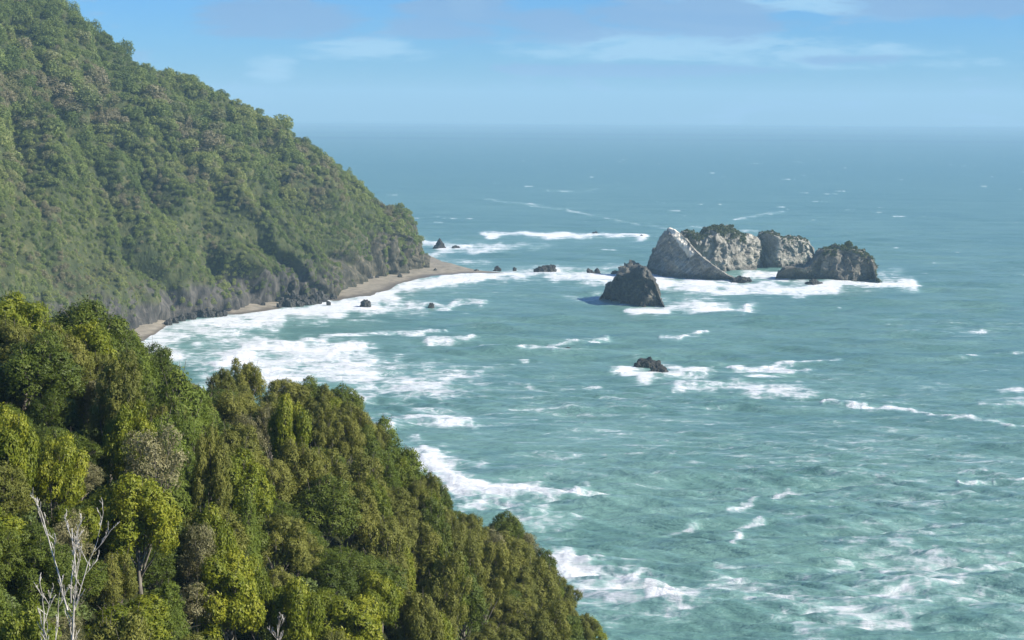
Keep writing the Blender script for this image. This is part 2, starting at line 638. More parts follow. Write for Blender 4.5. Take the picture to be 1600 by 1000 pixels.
# ------------------------------------------------------------------ far headland
FOOT = [(672, 418), (655, 421), (640, 425), (620, 430), (600, 433), (575, 438), (545, 449), (520, 462), (480, 468), (440, 471), (390, 477), (360, 482), (300, 491), (250, 501), (215, 510), (150, 524), (60, 545), (-100, 590), (-300, 650)]
RIDGE = [  # pixel x, pixel y, depth
    (672, 418, 1168), (666, 402, 1168), (657, 380, 1166), (648, 352, 1162), (640, 335, 1160), (628, 326, 1156), (612, 326, 1150), (595, 320, 1145), (570, 296, 1135), (540, 268, 1120), (500, 240, 1104),
    (440, 197, 1085), (400, 171, 1082), (320, 133, 1074), (285, 120, 1070), (215, 103, 1056), (190, 82, 1052), (150, 45, 1045), (100, 10, 1040), (0, -52, 1030), (-150, -140, 1010), (-300, -200, 990)]
s_ridge = np.linspace(0, 1, len(RIDGE))
NU, NV = 760, 240
# shared parameter: the ridge's own length; the foot is walked in step with it
rx = np.array(RIDGE, float)
rx[:, 2] *= 0.953
Rw = at(rx[:, 0], rx[:, 1], rx[:, 2])
seg = np.concatenate([[0], np.cumsum(np.linalg.norm(np.diff(Rw, axis=0), axis=1))])
u = seg[-1] * np.linspace(0, 1, NU) ** 1.4
Rg = np.stack([np.interp(u, seg, Rw[:, k]) for k in range(3)], 1)
rpx = np.interp(u, seg, rx[:, 0])
fy = interp_cols(rpx, FOOT, 1)
Fg = water(rpx, fy, 1.0)
Bg = Rg + np.array([-40, 190, 0]) * np.clip((672 - rpx) / 80, 0, 1)[:, None]
Bg[:, 2] = -5
v = np.linspace(0, 1.6, NV)
VV = np.clip(v, 0, 1)
steep = 1.25
hf = VV[None, :] ** (steep + 0.9 * np.exp(-u / 90))[:, None]
zf = 1 - (1 - VV[None, :]) ** (1.12 + 1.3 * np.exp(-u / 100))[:, None]
P = Fg[:, None] + (Rg - Fg)[:, None] * hf[..., None]
P[..., 2] = Fg[:, None, 2] + (Rg - Fg)[:, None, 2] * zf
# steep bare foot
run = np.linalg.norm((Rg - Fg)[:, :2], axis=1)
b = np.clip((v - 1) / 0.6, 0, 1)
P = P + (Bg - Rg)[:, None] * (b ** 1.0)[None, :, None]
UU = np.broadcast_to(u[:, None], P.shape[:2])
PXg = np.broadcast_to(rpx[:, None], P.shape[:2])
VVg = np.broadcast_to(v[None, :], P.shape[:2])
Nrm = grid_normals(P)
if Nrm[NU // 2, 60, 1] > 0:
    Nrm = -Nrm
Nh = Nrm * np.array([1, 1, 0.35])
Nh = Nh / np.linalg.norm(Nh, axis=-1, keepdims=True) * 0.9
env = np.clip(UU / 25, 0, 1) * np.clip(1 - (v[None, :] - 1) / 0.2, 0, 1) * (0.35 + 0.65 * np.clip(v[None, :] * 6, 0, 1))
fade_top = np.clip((1.0 - v[None, :]) / 0.12, 0.15, 1)
wv = fbm(v3(UU / 130, VVg * 3, 0.5), 3, 3) * 30
UD = UU - 120 * VVg


def spurs(t, lee=0.3):
    """spur crests with a steep lee flank"""
    f = t - np.floor(t)
    return np.where(f < lee, 1 - f / lee, (f - lee) / (1 - lee)) - 0.5


ribs = spurs((UD + wv) / 58 + fbm(v3(UU / 60, VVg * 3, 3), 2, 21) * 0.5) * 21 * (0.55 + 0.6 * fbm(v3(UU / 70, VVg * 3, 7), 2, 22)) + spurs((UD + 1.4 * wv) / 23 + fbm(v3(UU / 25, VVg * 5, 3), 2, 23) * 0.6) * 6.0
ribs2 = fbm(v3((UD + wv) / 120, VVg * 2.0, 5), 3, 33) * 16.0
small = fbm(v3(UU / 9, VVg * 14, 1), 3, 44) * 1.6
tipf = np.clip(UU / 110, 0.12, 1)
disp = (ribs + ribs2 * 0.8) * fade_top * tipf + small
PPx, PPy, _ = project(P)


def cut(path, width, depth, skew=0.0):
    """a gully running down the slope along a line seen at these photo points"""
    pts = np.array(path, float)
    dmin = np.full(PPx.shape, 1e9)
    for (x0, y0), (x1, y1) in zip(pts[:-1], pts[1:]):
        ex, ey = x1 - x0, y1 - y0
        t = np.clip(((PPx - x0) * ex + (PPy - y0) * ey) / (ex * ex + ey * ey), 0, 1)
        dmin = np.minimum(dmin, np.hypot(PPx - x0 - t * ex, PPy - y0 - t * ey))
    return -depth * np.exp(-(dmin / width) ** 2)




def step_back(path, width, depth):
    """a cleft whose far wall comes forward again over `width` photo pixels"""
    pts = np.array(path, float)
    x_ = PPx - np.interp(PPy, pts[:, 1], pts[:, 0])
    yk = np.clip((PPy - pts[0, 1]) / 14, 0, 1) * np.clip((pts[-1, 1] - PPy) / 14, 0, 1)
    return -depth * yk * np.where(x_ < 0, np.clip(1 + x_ / 4, 0, 1), np.clip(1 - x_ / width, 0, 1))


disp = disp + step_back([(412, 214), (434, 246), (462, 300), (496, 372)], 56, 42)


def notch(path, width, depth):
    """a slot in the bluff: its far wall stands square to the bluff's face"""
    pts = np.array(path, float)
    x_ = PPx - np.interp(PPy, pts[:, 1], pts[:, 0])
    yk = np.clip((PPy - pts[0, 1]) / 26, 0, 1) * (PPy < pts[-1, 1])
    return -depth * yk * np.clip(x_ / 4 + 1, 0, 1) * np.clip((width - x_) / 2, 0, 1)


slots = notch([(582, 362), (581, 460)], 17, 9.5) + notch([(608, 366), (609, 450)], 12, 7.0) + notch([(636, 372), (640, 440)], 8, 3.5) + notch([(536, 392), (533, 470)], 12, 6.0)
disp = disp + step_back([(128, 150), (140, 200), (180, 252)], 85, 52) + step_back([(10, 25), (28, 80)], 55, 42)
disp = disp + step_back([(30, 170), (60, 330)], 45, 26) + step_back([(250, 170), (300, 250)], 55, 30) + step_back([(322, 150), (370, 210)], 45, 24)
disp = disp + cut([(300, 250), (340, 360), (350, 440)], 20, 16) + cut([(120, 300), (150, 420)], 20, 16) + cut([(520, 330), (535, 400)], 14, 12)
disp = disp + cut([(240, 250), (260, 300)], 20, 22) + cut([(40, 180), (60, 300)], 22, 18)
P = P + Nh * (disp * env + slots)[..., None]
# cliff foot: below about 14 m the rock is pushed out into ribs and pulled in at caves
zz = P[..., 2]
ribf = spurs(UU / 12 + fbm(v3(UU / 14, zz / 25, 9), 3, 61) * 0.8, 0.35) * 5.5 + fbm(v3(UU / 9, zz / 20, 4), 4, 62, ridged=True) * 2.4 + fbm(v3(UU / 4, zz / 6, 2), 3, 63) * 1.1
P = P + Nh * (ribf * np.clip(1 - (zz - 6) / 26, 0, 1) * np.clip(UU / 10, 0, 1) * (v[None, :] < 1))[..., None]
HEAD = P
HN = grid_normals(P)
if HN[NU // 2, 60, 1] > 0:
    HN = -HN

mt, t, out = material('headland_ground')
co = t.n('ShaderNodeTexCoord').outputs['Object']
z = t.sep(co)[2]
n2 = t.noise(co, 0.05, 6, 0.6)
n3 = t.noise(t.vmath('MULTIPLY', co, (1, 1, 0.35)), 0.35, 7, 0.65, 0.4)
px_ = t.sep(co)[0]
rockc = t.mix(t.ss(px_, -125.0, -95.0), t.ramp(n3, [(0.3, (0.022, 0.022, 0.021)), (0.5, (0.055, 0.052, 0.046)), (0.68, (0.12, 0.11, 0.092))]), t.ramp(n3, [(0.3, (0.022, 0.023, 0.017)), (0.5, (0.055, 0.053, 0.036)), (0.72, (0.17, 0.145, 0.10))]))
grn = t.ramp(t.noise(co, 0.12, 6, 0.65), [(0.3, (0.022, 0.034, 0.012)), (0.55, (0.055, 0.065, 0.022)), (0.72, (0.12, 0.115, 0.05))])
rk = t.math('SUBTRACT', 1.0, t.ss(t.math('ADD', t.math('SUBTRACT', z, t.math('MULTIPLY', t.ss(px_, -112.0, -80.0), 16.0)), t.math('MULTIPLY', t.math('SUBTRACT', n2, 0.5), -60.0)), 12.0, 24.0))
principled(t, out, t.mix(rk, grn, rockc), 0.9, 0.25, bump(t, n3, 1.0, 1.2))
M_HEAD = mt
link('headland', mesh_from('headland', P, grid_quads(NU, NV), (M_HEAD,)), kind='structure',
     label='steep forested headland running out to a rocky point', category='headland')

# canopy on it
g = np.random.default_rng(77)
n_try = 70000
iu = g.uniform(0, NU - 1.001, n_try)
iv = g.uniform(0, NV * 1.12 / 1.6, n_try)
i0, j0 = iu.astype(int), iv.astype(int)
pp = HEAD[i0, j0] + (HEAD[i0 + 1, j0] - HEAD[i0, j0]) * (iu - i0)[:, None] + (HEAD[i0, j0 + 1] - HEAD[i0, j0]) * (iv - j0)[:, None]
du = np.linalg.norm(HEAD[i0 + 1, j0] - HEAD[i0, j0], axis=1)
dv_ = np.linalg.norm(HEAD[i0, j0 + 1] - HEAD[i0, j0], axis=1)
area = du * dv_
nn = HN[i0, j0]
sx, sy, _ = project(pp)
bare = fbm(pp / 40, 3, 91) * 20 + fbm(pp / 9, 2, 92) * 8
ok = (g.uniform(0, 1, n_try) < area / np.percentile(area, 97)) & (pp[:, 2] > 4 + bare) & (sx > -90) & (sy > -60)
# bare rock faces near the point
def near_line(x0_, y0_, x1_, y1_, wd):
    t_ = np.clip((sy - y0_) / (y1_ - y0_), 0, 1)
    return (np.abs(sx - x0_ - (x1_ - x0_) * t_) < wd) & (sy > y0_) & (sy < y1_ + 8)


ok &= ~(near_line(589, 372, 590, 445, 11) | near_line(614, 376, 615, 440, 8) | near_line(541, 402, 540, 470, 7))
ok &= ~((sx > 545) & (sy > 414 - 0.35 * (sx - 590)) & (g.uniform(0, 1, n_try) < 0.6))
face = ((sx > 536) & (sx < 580) & (sy > 408)) | ((sx > 250) & (sx < 345) & (sy > 440) & (sy + 0.25 * sx > 522))
ok &= ~(face & (g.uniform(0, 1, n_try) < 0.8))
pp, nn, sx, sy = pp[ok], nn[ok], sx[ok], sy[ok]
order = g.permutation(len(pp))
pp, nn, sx, sy = pp[order], nn[order], sx[order], sy[order]
size = np.clip(1.25 + 0.38 * g.normal(size=len(pp)) + 0.9 * fbm(pp / 38, 3, 93), 0.45, 2.6)
size *= np.clip((pp[:, 2] + 20 + 40 * fbm(pp / 60, 2, 94)) / 105, 0.36, 1.1)
# thin to a spacing that grows with the crown
cell = {}
keep = []
for k in range(len(pp)):
    q = pp[k]
    r = 2.5 * size[k]
    c = (int(q[0] // 5), int(q[1] // 5), int(q[2] // 5))
    bad = False
    for a in (-1, 0, 1):
        for b_ in (-1, 0, 1):
            for c_ in (-1, 0, 1):
                for m_ in cell.get((c[0] + a, c[1] + b_, c[2] + c_), ()):
                    if abs(pp[m_][0] - q[0]) < r and np.linalg.norm(pp[m_] - q) < r:
                        bad = True
                        break
                if bad: break
            if bad: break
        if bad: break
    if not bad:
        cell.setdefault(c, []).append(k)
        keep.append(k)
keep = np.array(keep)
pp, nn, size = pp[keep], nn[keep], size[keep]
print('headland canopy', len(pp))
tone = np.clip(0.66 - pp[:, 2] / 420 + 0.95 * fbm(pp / 34, 3, 95) + g.normal(size=len(pp)) * 0.13, 0, 1)
tone2 = np.clip(0.42 + 1.1 * fbm(pp / 30, 3, 97) + g.normal(size=len(pp)) * 0.16, 0, 1)
idx = g.integers(0, 8, len(pp))
o = scatter('forest', pp - np.array([0, 0, 1.7]) * size[:, None] + nn * 0.3, size * g.uniform(0.85, 1.25, len(pp)), size * g.uniform(0.6, 0.95, len(pp)) * np.where(size < 0.8, 1.2, 1.0) * np.where(g.uniform(0, 1, len(pp)) < 0.05, 1.45, 1.0), g.uniform(0, 6.28, len(pp)), idx, tone, tone2)
o['kind'] = 'stuff'
o['label'] = 'dense native forest covering the distant headland slope'
o['category'] = 'forest'

# ------------------------------------------------------------------ beach
SHORE = [(790, 428), (745, 428), (720, 428.5), (690, 430.5), (655, 435), (632, 441), (622, 446), (600, 454), (580, 462), (545, 468), (520, 472), (490, 475), (455, 481), (430, 484), (390, 490), (355, 493), (320, 497), (290, 502), (262, 513), (240, 525), (200, 548), (120, 600), (20, 680)]
sh = np.array(SHORE, float)
shw = water(sh[:, 0], sh[:, 1])
INLAND = [(790, 427), (745, 425), (720, 422), (690, 418), (668, 413), (640, 415), (620, 420), (600, 422), (575, 425), (540, 436), (515, 448), (490, 456), (455, 462), (430, 466), (390, 470), (355, 476), (320, 482), (290, 488), (262, 492), (240, 496), (200, 506), (120, 530), (20, 560)]
inl = np.array(INLAND, float)
inw = water(inl[:, 0], inl[:, 1])
nb = 200
k = np.linspace(0, 1, len(sh))
kk = np.linspace(0, 1, nb)
S = np.stack([np.interp(kk, k, shw[:, c]) for c in range(3)], 1)
I = np.stack([np.interp(kk, k, inw[:, c]) for c in range(3)], 1)
tt = np.linspace(-0.5, 1.4, 30)
P = S[:, None] + (I - S)[:, None] * tt[None, :, None]
P[..., 2] = np.where(tt < 0, tt * 3.0, 2.6 * np.clip(tt, 0, 1) ** 0.8)[None, :] + fbm(P / 7, 3, 5) * 0.25 + fbm(P / 25, 2, 6) * 0.35 - 0.1
P[..., 2] -= 2.6 * np.clip(1 - kk * 8.5, 0, 1)[:, None]
kpx = np.interp(kk, k, sh[:, 0])
P[..., 2] -= (2.2 * np.exp(-((kpx - 478) / 32) ** 4) + 2.0 * np.exp(-((kpx - 300) / 42) ** 4))[:, None]
mt, t, out = material('sand')
co = t.n('ShaderNodeTexCoord').outputs['Object']
n = t.noise(co, 0.2, 8, 0.65)
z = t.sep(co)[2]
wetm = t.math('SUBTRACT', 1.0, t.ss(t.math('ADD', z, t.math('MULTIPLY', n, 0.5)), 0.35, 1.1))
sandc = t.ramp(n, [(0.35, (0.18, 0.158, 0.12)), (0.65, (0.30, 0.262, 0.198))])
principled(t, out, t.mix(wetm, sandc, (0.12, 0.10, 0.075)), t.math('SUBTRACT', 0.9, t.math('MULTIPLY', wetm, 0.45)), 0.3, bump(t, t.noise(co, 1.2, 5), 0.5, 0.3))
link('beach', mesh_from('beach', P, grid_quads(nb, 30), (mt,)), kind='structure', label='narrow grey brown sand beach below the headland cliffs', category='beach')


# ------------------------------------------------------------------ sea stacks
def loft_rock(cols, back, seed, amp, mat, name='rock', nu=150, nv=130, depth_top=None, steep=1.5, strata=None, plat=0.35, freq=1.0):
    """cols: (px, foot py, top py, ridge set-back in m); the rock is closed behind"""
    c = np.array(cols, float)
    px = np.linspace(c[0, 0], c[-1, 0], nu)
    fy_, ty_, sb = (np.interp(px, c[:, 0], c[:, k]) for k in (1, 2, 3))
    Fp = water(px, fy_, -2.0)
    Tp = at(px, ty_, water(px, fy_)[:, 1] + sb)
    hgt = np.maximum(Tp[:, 2] + 2, 0.2)
    v = np.linspace(0, 2, nv)
    v1, v2 = np.clip(v, 0, 1), np.clip(v - 1, 0, 1)
    hf = v1 ** steep
    zf = 1 - (1 - v1) ** 1.25
    P = Fp[:, None] + (Tp - Fp)[:, None] * hf[None, :, None]
    P[..., 2] = Fp[:, None, 2] + (Tp - Fp)[:, None, 2] * zf[None, :]
    endk = np.minimum(1, np.minimum(np.arange(nu), np.arange(nu)[::-1]) / (0.16 * nu)) ** 0.6
    P[..., 1] += (v2 ** 0.55)[None, :] * back * endk[:, None]
    P[..., 0] += (v2 ** 0.55)[None, :] * back * endk[:, None] * (P[..., 0] / P[..., 1])
    P[..., 2] -= (np.clip((v2 - plat) / (1 - plat), 0, 1) ** 1.6)[None, :] * hgt[:, None]
    P[..., 2] -= v2[None, :] * 1.5
    N = grid_normals(P)
    if N[nu // 2, nv // 4, 1] > 0:
        N = -N
    q = P * freq
    qw = q + fbm(q / 4, 2, seed + 30)[..., None] * 1.2
    d = fbm(q / 14, 3, seed, ridged=True) * 1.1 + facets(qw / np.array([7.0, 7.0, 10.0]), seed + 40) * 2.0 + facets(qw / np.array([2.8, 2.8, 4.0]), seed + 50) * 0.9 + fbm(q / 5.5, 4, seed + 5, ridged=True) * 0.4 + fbm(q / 1.8, 3, seed + 9) * 0.35
    if strata is not None:
        s = P @ np.array(strata[0])
        s2 = s + fbm(P / 8, 2, seed + 20) * 2
        d = d + strata[1] * (vnoise(v3(s2 / strata[2], 0.5, 0.5), seed + 3) + 0.6 * vnoise(v3(s2 / (strata[2] * 0.4), 1.5, 0.5), seed + 4))
    e = np.clip(hgt / 12, 0.25, 1)[:, None] * np.ones((1, nv))
    topf = 1 - 0.75 * np.exp(-((v - 1) / 0.12) ** 2)
    P = P + N * (d * amp * e * topf[None, :])[..., None]
    nrm = grid_normals(P)
    if nrm[nu // 2, nv // 4, 1] > 0:
        nrm = -nrm
    return mesh_from(name, P, grid_quads(nu, nv), (mat,)), P, nrm


def scrub_on(name, P, nrm, mask, n, seed, size, label, parent=None):
    """low leafy cover on the top of a rock"""
    g = np.random.default_rng(seed)
    cand = np.argwhere(mask)
    sel = cand[g.integers(0, len(cand), n)]
    C = P[sel[:, 0], sel[:, 1]]
    k = 26
    rr = g.uniform(0.45, 1.0, n) * size
    dv = unit(g.normal(size=(n * k, 3)) + np.array([0, 0, 0.5]))
    pts = np.repeat(C, k, 0) + dv * np.repeat(rr, k)[:, None] * g.uniform(0.6, 1.0, (n * k, 1))
    V, Q = leaf_quads(pts, unit(dv + g.normal(size=dv.shape) * 0.5), 0.34 * size, 1.2, g)
    tone = np.clip(np.repeat(g.uniform(0, 1, n), k) * 0.6 + g.uniform(0, 0.4, n * k), 0, 1)
    return link(name, mesh_from(name, V, Q, (M_SCRUB,), {'tone': ('FACE', tone)}, smooth=False), parent, kind='stuff', label=label, **({} if parent else {'category': 'scrub'}))


# tall stack: leaning slab in front, paler body behind
stack = thing('sea_stack', (0, 0, 0), 'tallest pale sea stack with a leaning white topped slab and scrubby crest', 'sea stack')
cols = [(1010, 427, 420, 8), (1014, 429, 408, 12), (1022, 432, 390, 14), (1032, 434.5, 371, 16), (1041, 437, 361, 18), (1047, 438.5, 357.5, 20), (1055, 439.5, 360, 21), (1064, 440, 366, 22), (1075, 440.5, 377, 21), (1085, 441, 390, 19), (1100, 441.5, 404, 15), (1120, 442, 419, 11), (1138, 442.5, 431, 8), (1152, 443.5, 437, 6), (1166, 444, 440.5, 4), (1180, 444.5, 443.5, 3)]
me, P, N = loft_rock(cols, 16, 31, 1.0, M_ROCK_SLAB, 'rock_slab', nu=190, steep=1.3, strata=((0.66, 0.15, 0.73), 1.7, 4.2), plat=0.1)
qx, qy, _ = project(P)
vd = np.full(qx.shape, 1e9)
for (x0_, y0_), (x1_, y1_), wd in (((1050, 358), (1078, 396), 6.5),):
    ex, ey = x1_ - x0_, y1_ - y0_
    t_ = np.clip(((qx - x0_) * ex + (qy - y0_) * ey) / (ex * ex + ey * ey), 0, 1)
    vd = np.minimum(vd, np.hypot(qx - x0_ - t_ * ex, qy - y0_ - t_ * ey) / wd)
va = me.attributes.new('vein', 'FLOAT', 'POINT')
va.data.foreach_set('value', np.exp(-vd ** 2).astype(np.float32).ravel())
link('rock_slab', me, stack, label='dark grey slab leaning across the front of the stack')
cols = [(1050, 428, 392, 6), (1062, 429, 371, 8), (1072, 429, 365, 10), (1080, 430, 365, 12), (1095, 430, 369, 14), (1106, 430.5, 360, 16), (1118, 430.5, 358, 17), (1132, 430, 357.5, 18), (1148, 429, 364, 17), (1161, 427, 370, 15), (1174, 425, 372, 13), (1184, 423, 376, 11), (1190, 421, 392, 9), (1194, 419, 412, 6)]
me, P, N = loft_rock(cols, 30, 47, 1.35, M_ROCK_PALE, 'rock_body', nu=190, steep=1.35, strata=((0.6, 0.3, 0.74), 0.6, 3.0), plat=0.3)
link('rock_body', me, stack)
vv = np.broadcast_to(np.linspace(0, 2, P.shape[1])[None, :], P.shape[:2])
spx, spy, _ = project(P)
mk = (vv > np.where(spx < 1112, 0.42, 0.62)) & (vv < 1.25) & (spx < 1165) & (N[..., 2] > 0.1) & (fbm(P / 9, 3, 8) + (vv - 0.8) * 1.6 > 0.0)
scrub_on('scrub', P, N, mk, 900, 3, 1.3, 'grey green scrub on the crest of the rock', stack)

stack = thing('sea_stack', (0, 0, 0), 'pale block shaped sea stack split by a dark crack from the tallest stack', 'sea stack')
cols = [(1180, 419, 404, 5), (1183, 420, 378, 8), (1188, 420.5, 369, 10), (1198, 422, 365, 13), (1208, 423.3, 368, 15), (1216, 424, 371, 16), (1224, 423.5, 373, 15), (1235, 422.5, 375, 14), (1250, 421, 376, 12), (1262, 419.5, 379, 10), (1269, 418, 386, 7), (1273, 416.5, 398, 5)]
me, P, N = loft_rock(cols, 26, 59, 1.2, M_ROCK_PALE, 'rock_body', nu=150, steep=1.9, strata=((0.7, 0.2, 0.68), 0.5, 4.0), plat=0.45)
link('rock_body', me, stack)
vv = np.broadcast_to(np.linspace(0, 2, P.shape[1])[None, :], P.shape[:2])
spx, spy, _ = project(P)
mk = (vv > 0.86) & (vv < 1.4) & (N[..., 2] > 0.3) & (spx < 1262)
scrub_on('scrub', P, N, mk, 260, 5, 1.2, 'low scrub along the flat top', stack)

stack = thing('sea_stack', (0, 0, 0), 'brown rounded sea stack with a small tree on top and a low shelf', 'sea stack')
cols = [(1213, 437, 433, 3), (1218, 439, 426, 5), (1226, 440, 421, 6), (1242, 440.5, 418.5, 8), (1256, 441, 420, 9), (1264, 441.5, 417, 11), (1270, 442, 408, 13), (1279, 442.5, 398, 15), (1288, 443, 393, 17), (1306, 443.8, 390, 19), (1321, 444, 388, 20), (1334, 444, 391, 19), (1346, 443.5, 395, 17), (1356, 443, 400, 15), (1362, 442.5, 407, 12), (1365, 442, 420, 8), (1370, 442, 437, 4), (1374, 442, 440, 3)]
me, P, N = loft_rock(cols, 30, 71, 1.35, M_ROCK_BROWN, 'rock_body', nu=190, steep=1.7, strata=((0.5, 0.2, 0.84), 0.4, 3.0), plat=0.3)
link('rock_body', me, stack)
vv = np.broadcast_to(np.linspace(0, 2, P.shape[1])[None, :], P.shape[:2])
spx, spy, _ = project(P)
mk = (vv > 0.78) & (vv < 1.4) & (N[..., 2] > 0.3) & (spx > 1285)
scrub_on('scrub', P, N, mk, 420, 7, 1.25, 'low green scrub over the domed top', stack)
TOPC = P

stack = thing('sea_stack', (0, 0, 0), 'dark pyramid shaped sea stack standing alone in front of the pale stacks', 'sea stack')
cols = [(938, 469, 465, 2), (943, 470.5, 460, 5), (950, 472.5, 450, 9), (960, 475, 438, 14), (966, 476, 430, 17), (976, 478.5, 430, 19), (986, 481, 427, 21), (994, 483, 423, 22), (1001, 484.8, 418, 23), (1007, 485, 418.5, 22), (1012, 484.8, 423, 20), (1018, 484, 433, 16), (1024, 483, 446, 12), (1029, 482, 460, 8), (1034, 481.5, 473, 4), (1038, 481, 479, 2)]
me, P, N = loft_rock(cols, 22, 83, 1.25, M_ROCK_DARK, 'rock_body', nu=170, steep=1.25, plat=0.05, freq=1.3)
link('rock_body', me, stack)


def ico(n):
    import bmesh
    bm = bmesh.new()
    bmesh.ops.create_icosphere(bm, subdivisions=n, radius=1.0)
    V = np.array([v.co[:] for v in bm.verts])
    T = np.array([[x.index for x in f.verts] for f in bm.faces])
    bm.free()
    return V, T


ICO4, ICO5 = ico(4), ico(5)


def boulder_mesh(name, seed, sx, sy, sz, mat, fine=False, peaks=None):
    """a faceted, cracked lump; peaks: (dx, dy, height factor, radius) knobs"""
    g = np.random.default_rng(seed)
    V, T = ICO5 if fine else ICO4
    pl = unit(g.normal(size=(22, 3)) * np.array([1, 1, 0.9]))
    off = g.uniform(0.72, 0.98, 22)
    r = np.min(np.where(V @ pl.T > 0.05, off / np.maximum(V @ pl.T, 0.05), 9), axis=1)
    r = np.minimum(r, 1.15)
    r = r * (1 + 0.26 * fbm(V * 2.1 + seed, 3, seed, ridged=True) + 0.20 * facets(V * 2.2 + seed, seed + 3) + 0.05 * fbm(V * 7 + seed, 3, seed + 2))
    X = V * r[:, None]
    if peaks:
        for (ax, ay, hh, rad) in peaks:
            wgt = np.exp(-((X[:, 0] - ax) ** 2 + (X[:, 1] - ay) ** 2) / rad ** 2)
            X[:, 2] = np.where(X[:, 2] > 0, X[:, 2] * (1 + (hh - 1) * wgt), X[:, 2])
    X = X * np.array([sx, sy, sz])
    return mesh_from(name, X, T, (mat,), smooth=False)


def sea_rock(px, py, wpx, hpx, seed, label, mat=M_ROCK_WET, peaks=None, depthk=0.8, group=None, sink=0.25, name='sea_rock', cat='rock', z0=0.0):
    p = water(px, py, z0)
    s = p[1] / FPX
    wx, hz = wpx * s / 2, hpx * s
    me = boulder_mesh(name, seed, wx * 1.12, wx * depthk, hz * 1.05, mat, hpx > 9, peaks)
    o = link(name, me, None, label=label, category=cat)
    o.location = (p[0], p[1] + wx * depthk * 0.6, z0 - hz * sink * 0.4)
    if group:
        o['group'] = group
    return o


sea_rock(984, 434, 32, 20, 5, 'pointed grey rock peeking out behind the dark pyramid stack', M_ROCK_BROWN, [(0.1, 0, 1.15, 0.35)], 0.8)
sea_rock(962, 429, 14, 6, 6, 'low flat rock beside the pointed grey rock behind the dark stack', M_ROCK_BROWN)
sea_rock(1009, 578, 34, 15, 7, 'black wave washed rock alone in open water ringed by foam, rounded half')
sea_rock(1031, 586, 30, 15, 8, 'black wave washed rock alone in open water, lower tapering half')
sea_rock(845, 425, 16, 8, 9, 'low dark rock at the left foot of a small rock arch in surf', peaks=[(0, 0, 1.2, 0.5)])
sea_rock(858, 424, 18, 10, 10, 'dark humped rock of a small pair in the surf line off the beach', peaks=[(0, 0, 1.1, 0.5)])
sea_rock(923, 428, 14, 6.5, 11, 'low dark rock in surf west of the pyramid stack, larger of two')
sea_rock(934, 427, 9, 5.5, 12, 'small pointed rock in surf beside a low dark rock, smaller of two', peaks=[(0, 0, 1.4, 0.5)])
sea_rock(688, 388, 14, 11, 13, 'sharp triangular black rock in foam beyond the headland point', peaks=[(-0.2, 0, 1.2, 0.45)])
sea_rock(711, 388, 12, 5, 14, 'low black rock in foam beside the sharp triangular rock')
sea_rock(674, 480, 10, 6, 15, 'small black rock in the bay with a breaking wave beside it')
sea_rock(573, 479, 14, 9, 16, 'black rounded rock standing off the sandy beach in shallow surf', peaks=[(0, 0, 1.2, 0.5)])
sea_rock(777, 424, 10, 7, 17, 'small pointed black rock off the end of the sand spit', peaks=[(0, 0, 1.5, 0.5)])
sea_rock(804, 423, 6, 5, 18, 'tiny black rock between the sand spit and the rock arch')
sea_rock(745, 425, 7, 4, 19, 'tiny dark rock just off the tip of the sand spit')
sea_rock(930, 367, 11, 5, 20, 'dark rock amid the long white breaker far beyond the stacks')
sea_rock(1002, 370, 6, 3, 21, 'tiny dark rock at the end of the long far breaker')
sea_rock(886, 547, 16, 4, 22, 'low dark rock awash in a breaking wave in mid bay')
sea_rock(1160, 443, 34, 10, 23, 'low dark rock at the foot of the leaning slab', peaks=[(-0.3, 0, 1.2, 0.4)])
sea_rock(1274, 447, 24, 8, 24, 'dark boulder in surf in front of the brown rounded stack')
sea_rock(680, 424, 6, 5, 25, 'small dark boulder resting on the tip of the sand spit', z0=0.6)

# boulders heaped along the cliff foot
g = np.random.default_rng(19)
spots = [(520, 466, 10), (494, 473, 15), (486, 474, 12), (476, 475, 15), (468, 477, 11), (462, 472, 17), (454, 478, 13), (446, 477, 12), (500, 470, 18), (480, 463, 15), (509, 460, 16), (438, 473, 12), (350, 492, 9), (328, 494, 11), (298, 497, 13), (283, 500, 11), (274, 503, 9), (262, 506, 10), (318, 494, 12), (515, 462, 14), (507, 467, 13), (498, 464, 16), (490, 470, 12), (482, 468, 16), (473, 472, 14), (466, 468, 15), (458, 474, 11), (450, 471, 14), (441, 475, 10), (513, 475, 7), (545, 447, 12), (536, 452, 11), (530, 447, 10),
         (578, 437, 10), (589, 436, 7), (342, 493, 10), (334, 489, 12), (322, 491, 10), (312, 493, 12), (303, 494, 9), (290, 497, 10), (624, 434, 8), (436, 479, 7), (410, 478, 8), (505, 458, 12), (488, 461, 10), (470, 463, 11)]
for k, (x, y, s) in enumerate(spots):
    sec = 'under the grey cliff near the tree covered spur' if x < 400 else ('where the dark boulder heap parts the two sand beaches' if x < 520 else 'on the sand below the bare cliff near the point')
    sz = 'large' if s >= 13 else ('medium' if s >= 10 else 'small')
    sea_rock(x, y, s, s * g.uniform(0.6, 0.85), 200 + k, f'{sz} dark boulder {sec}', M_ROCK_DARK, None, 0.9, 'boulders along the cliff foot', name='boulder', cat='boulder', z0=0.8)

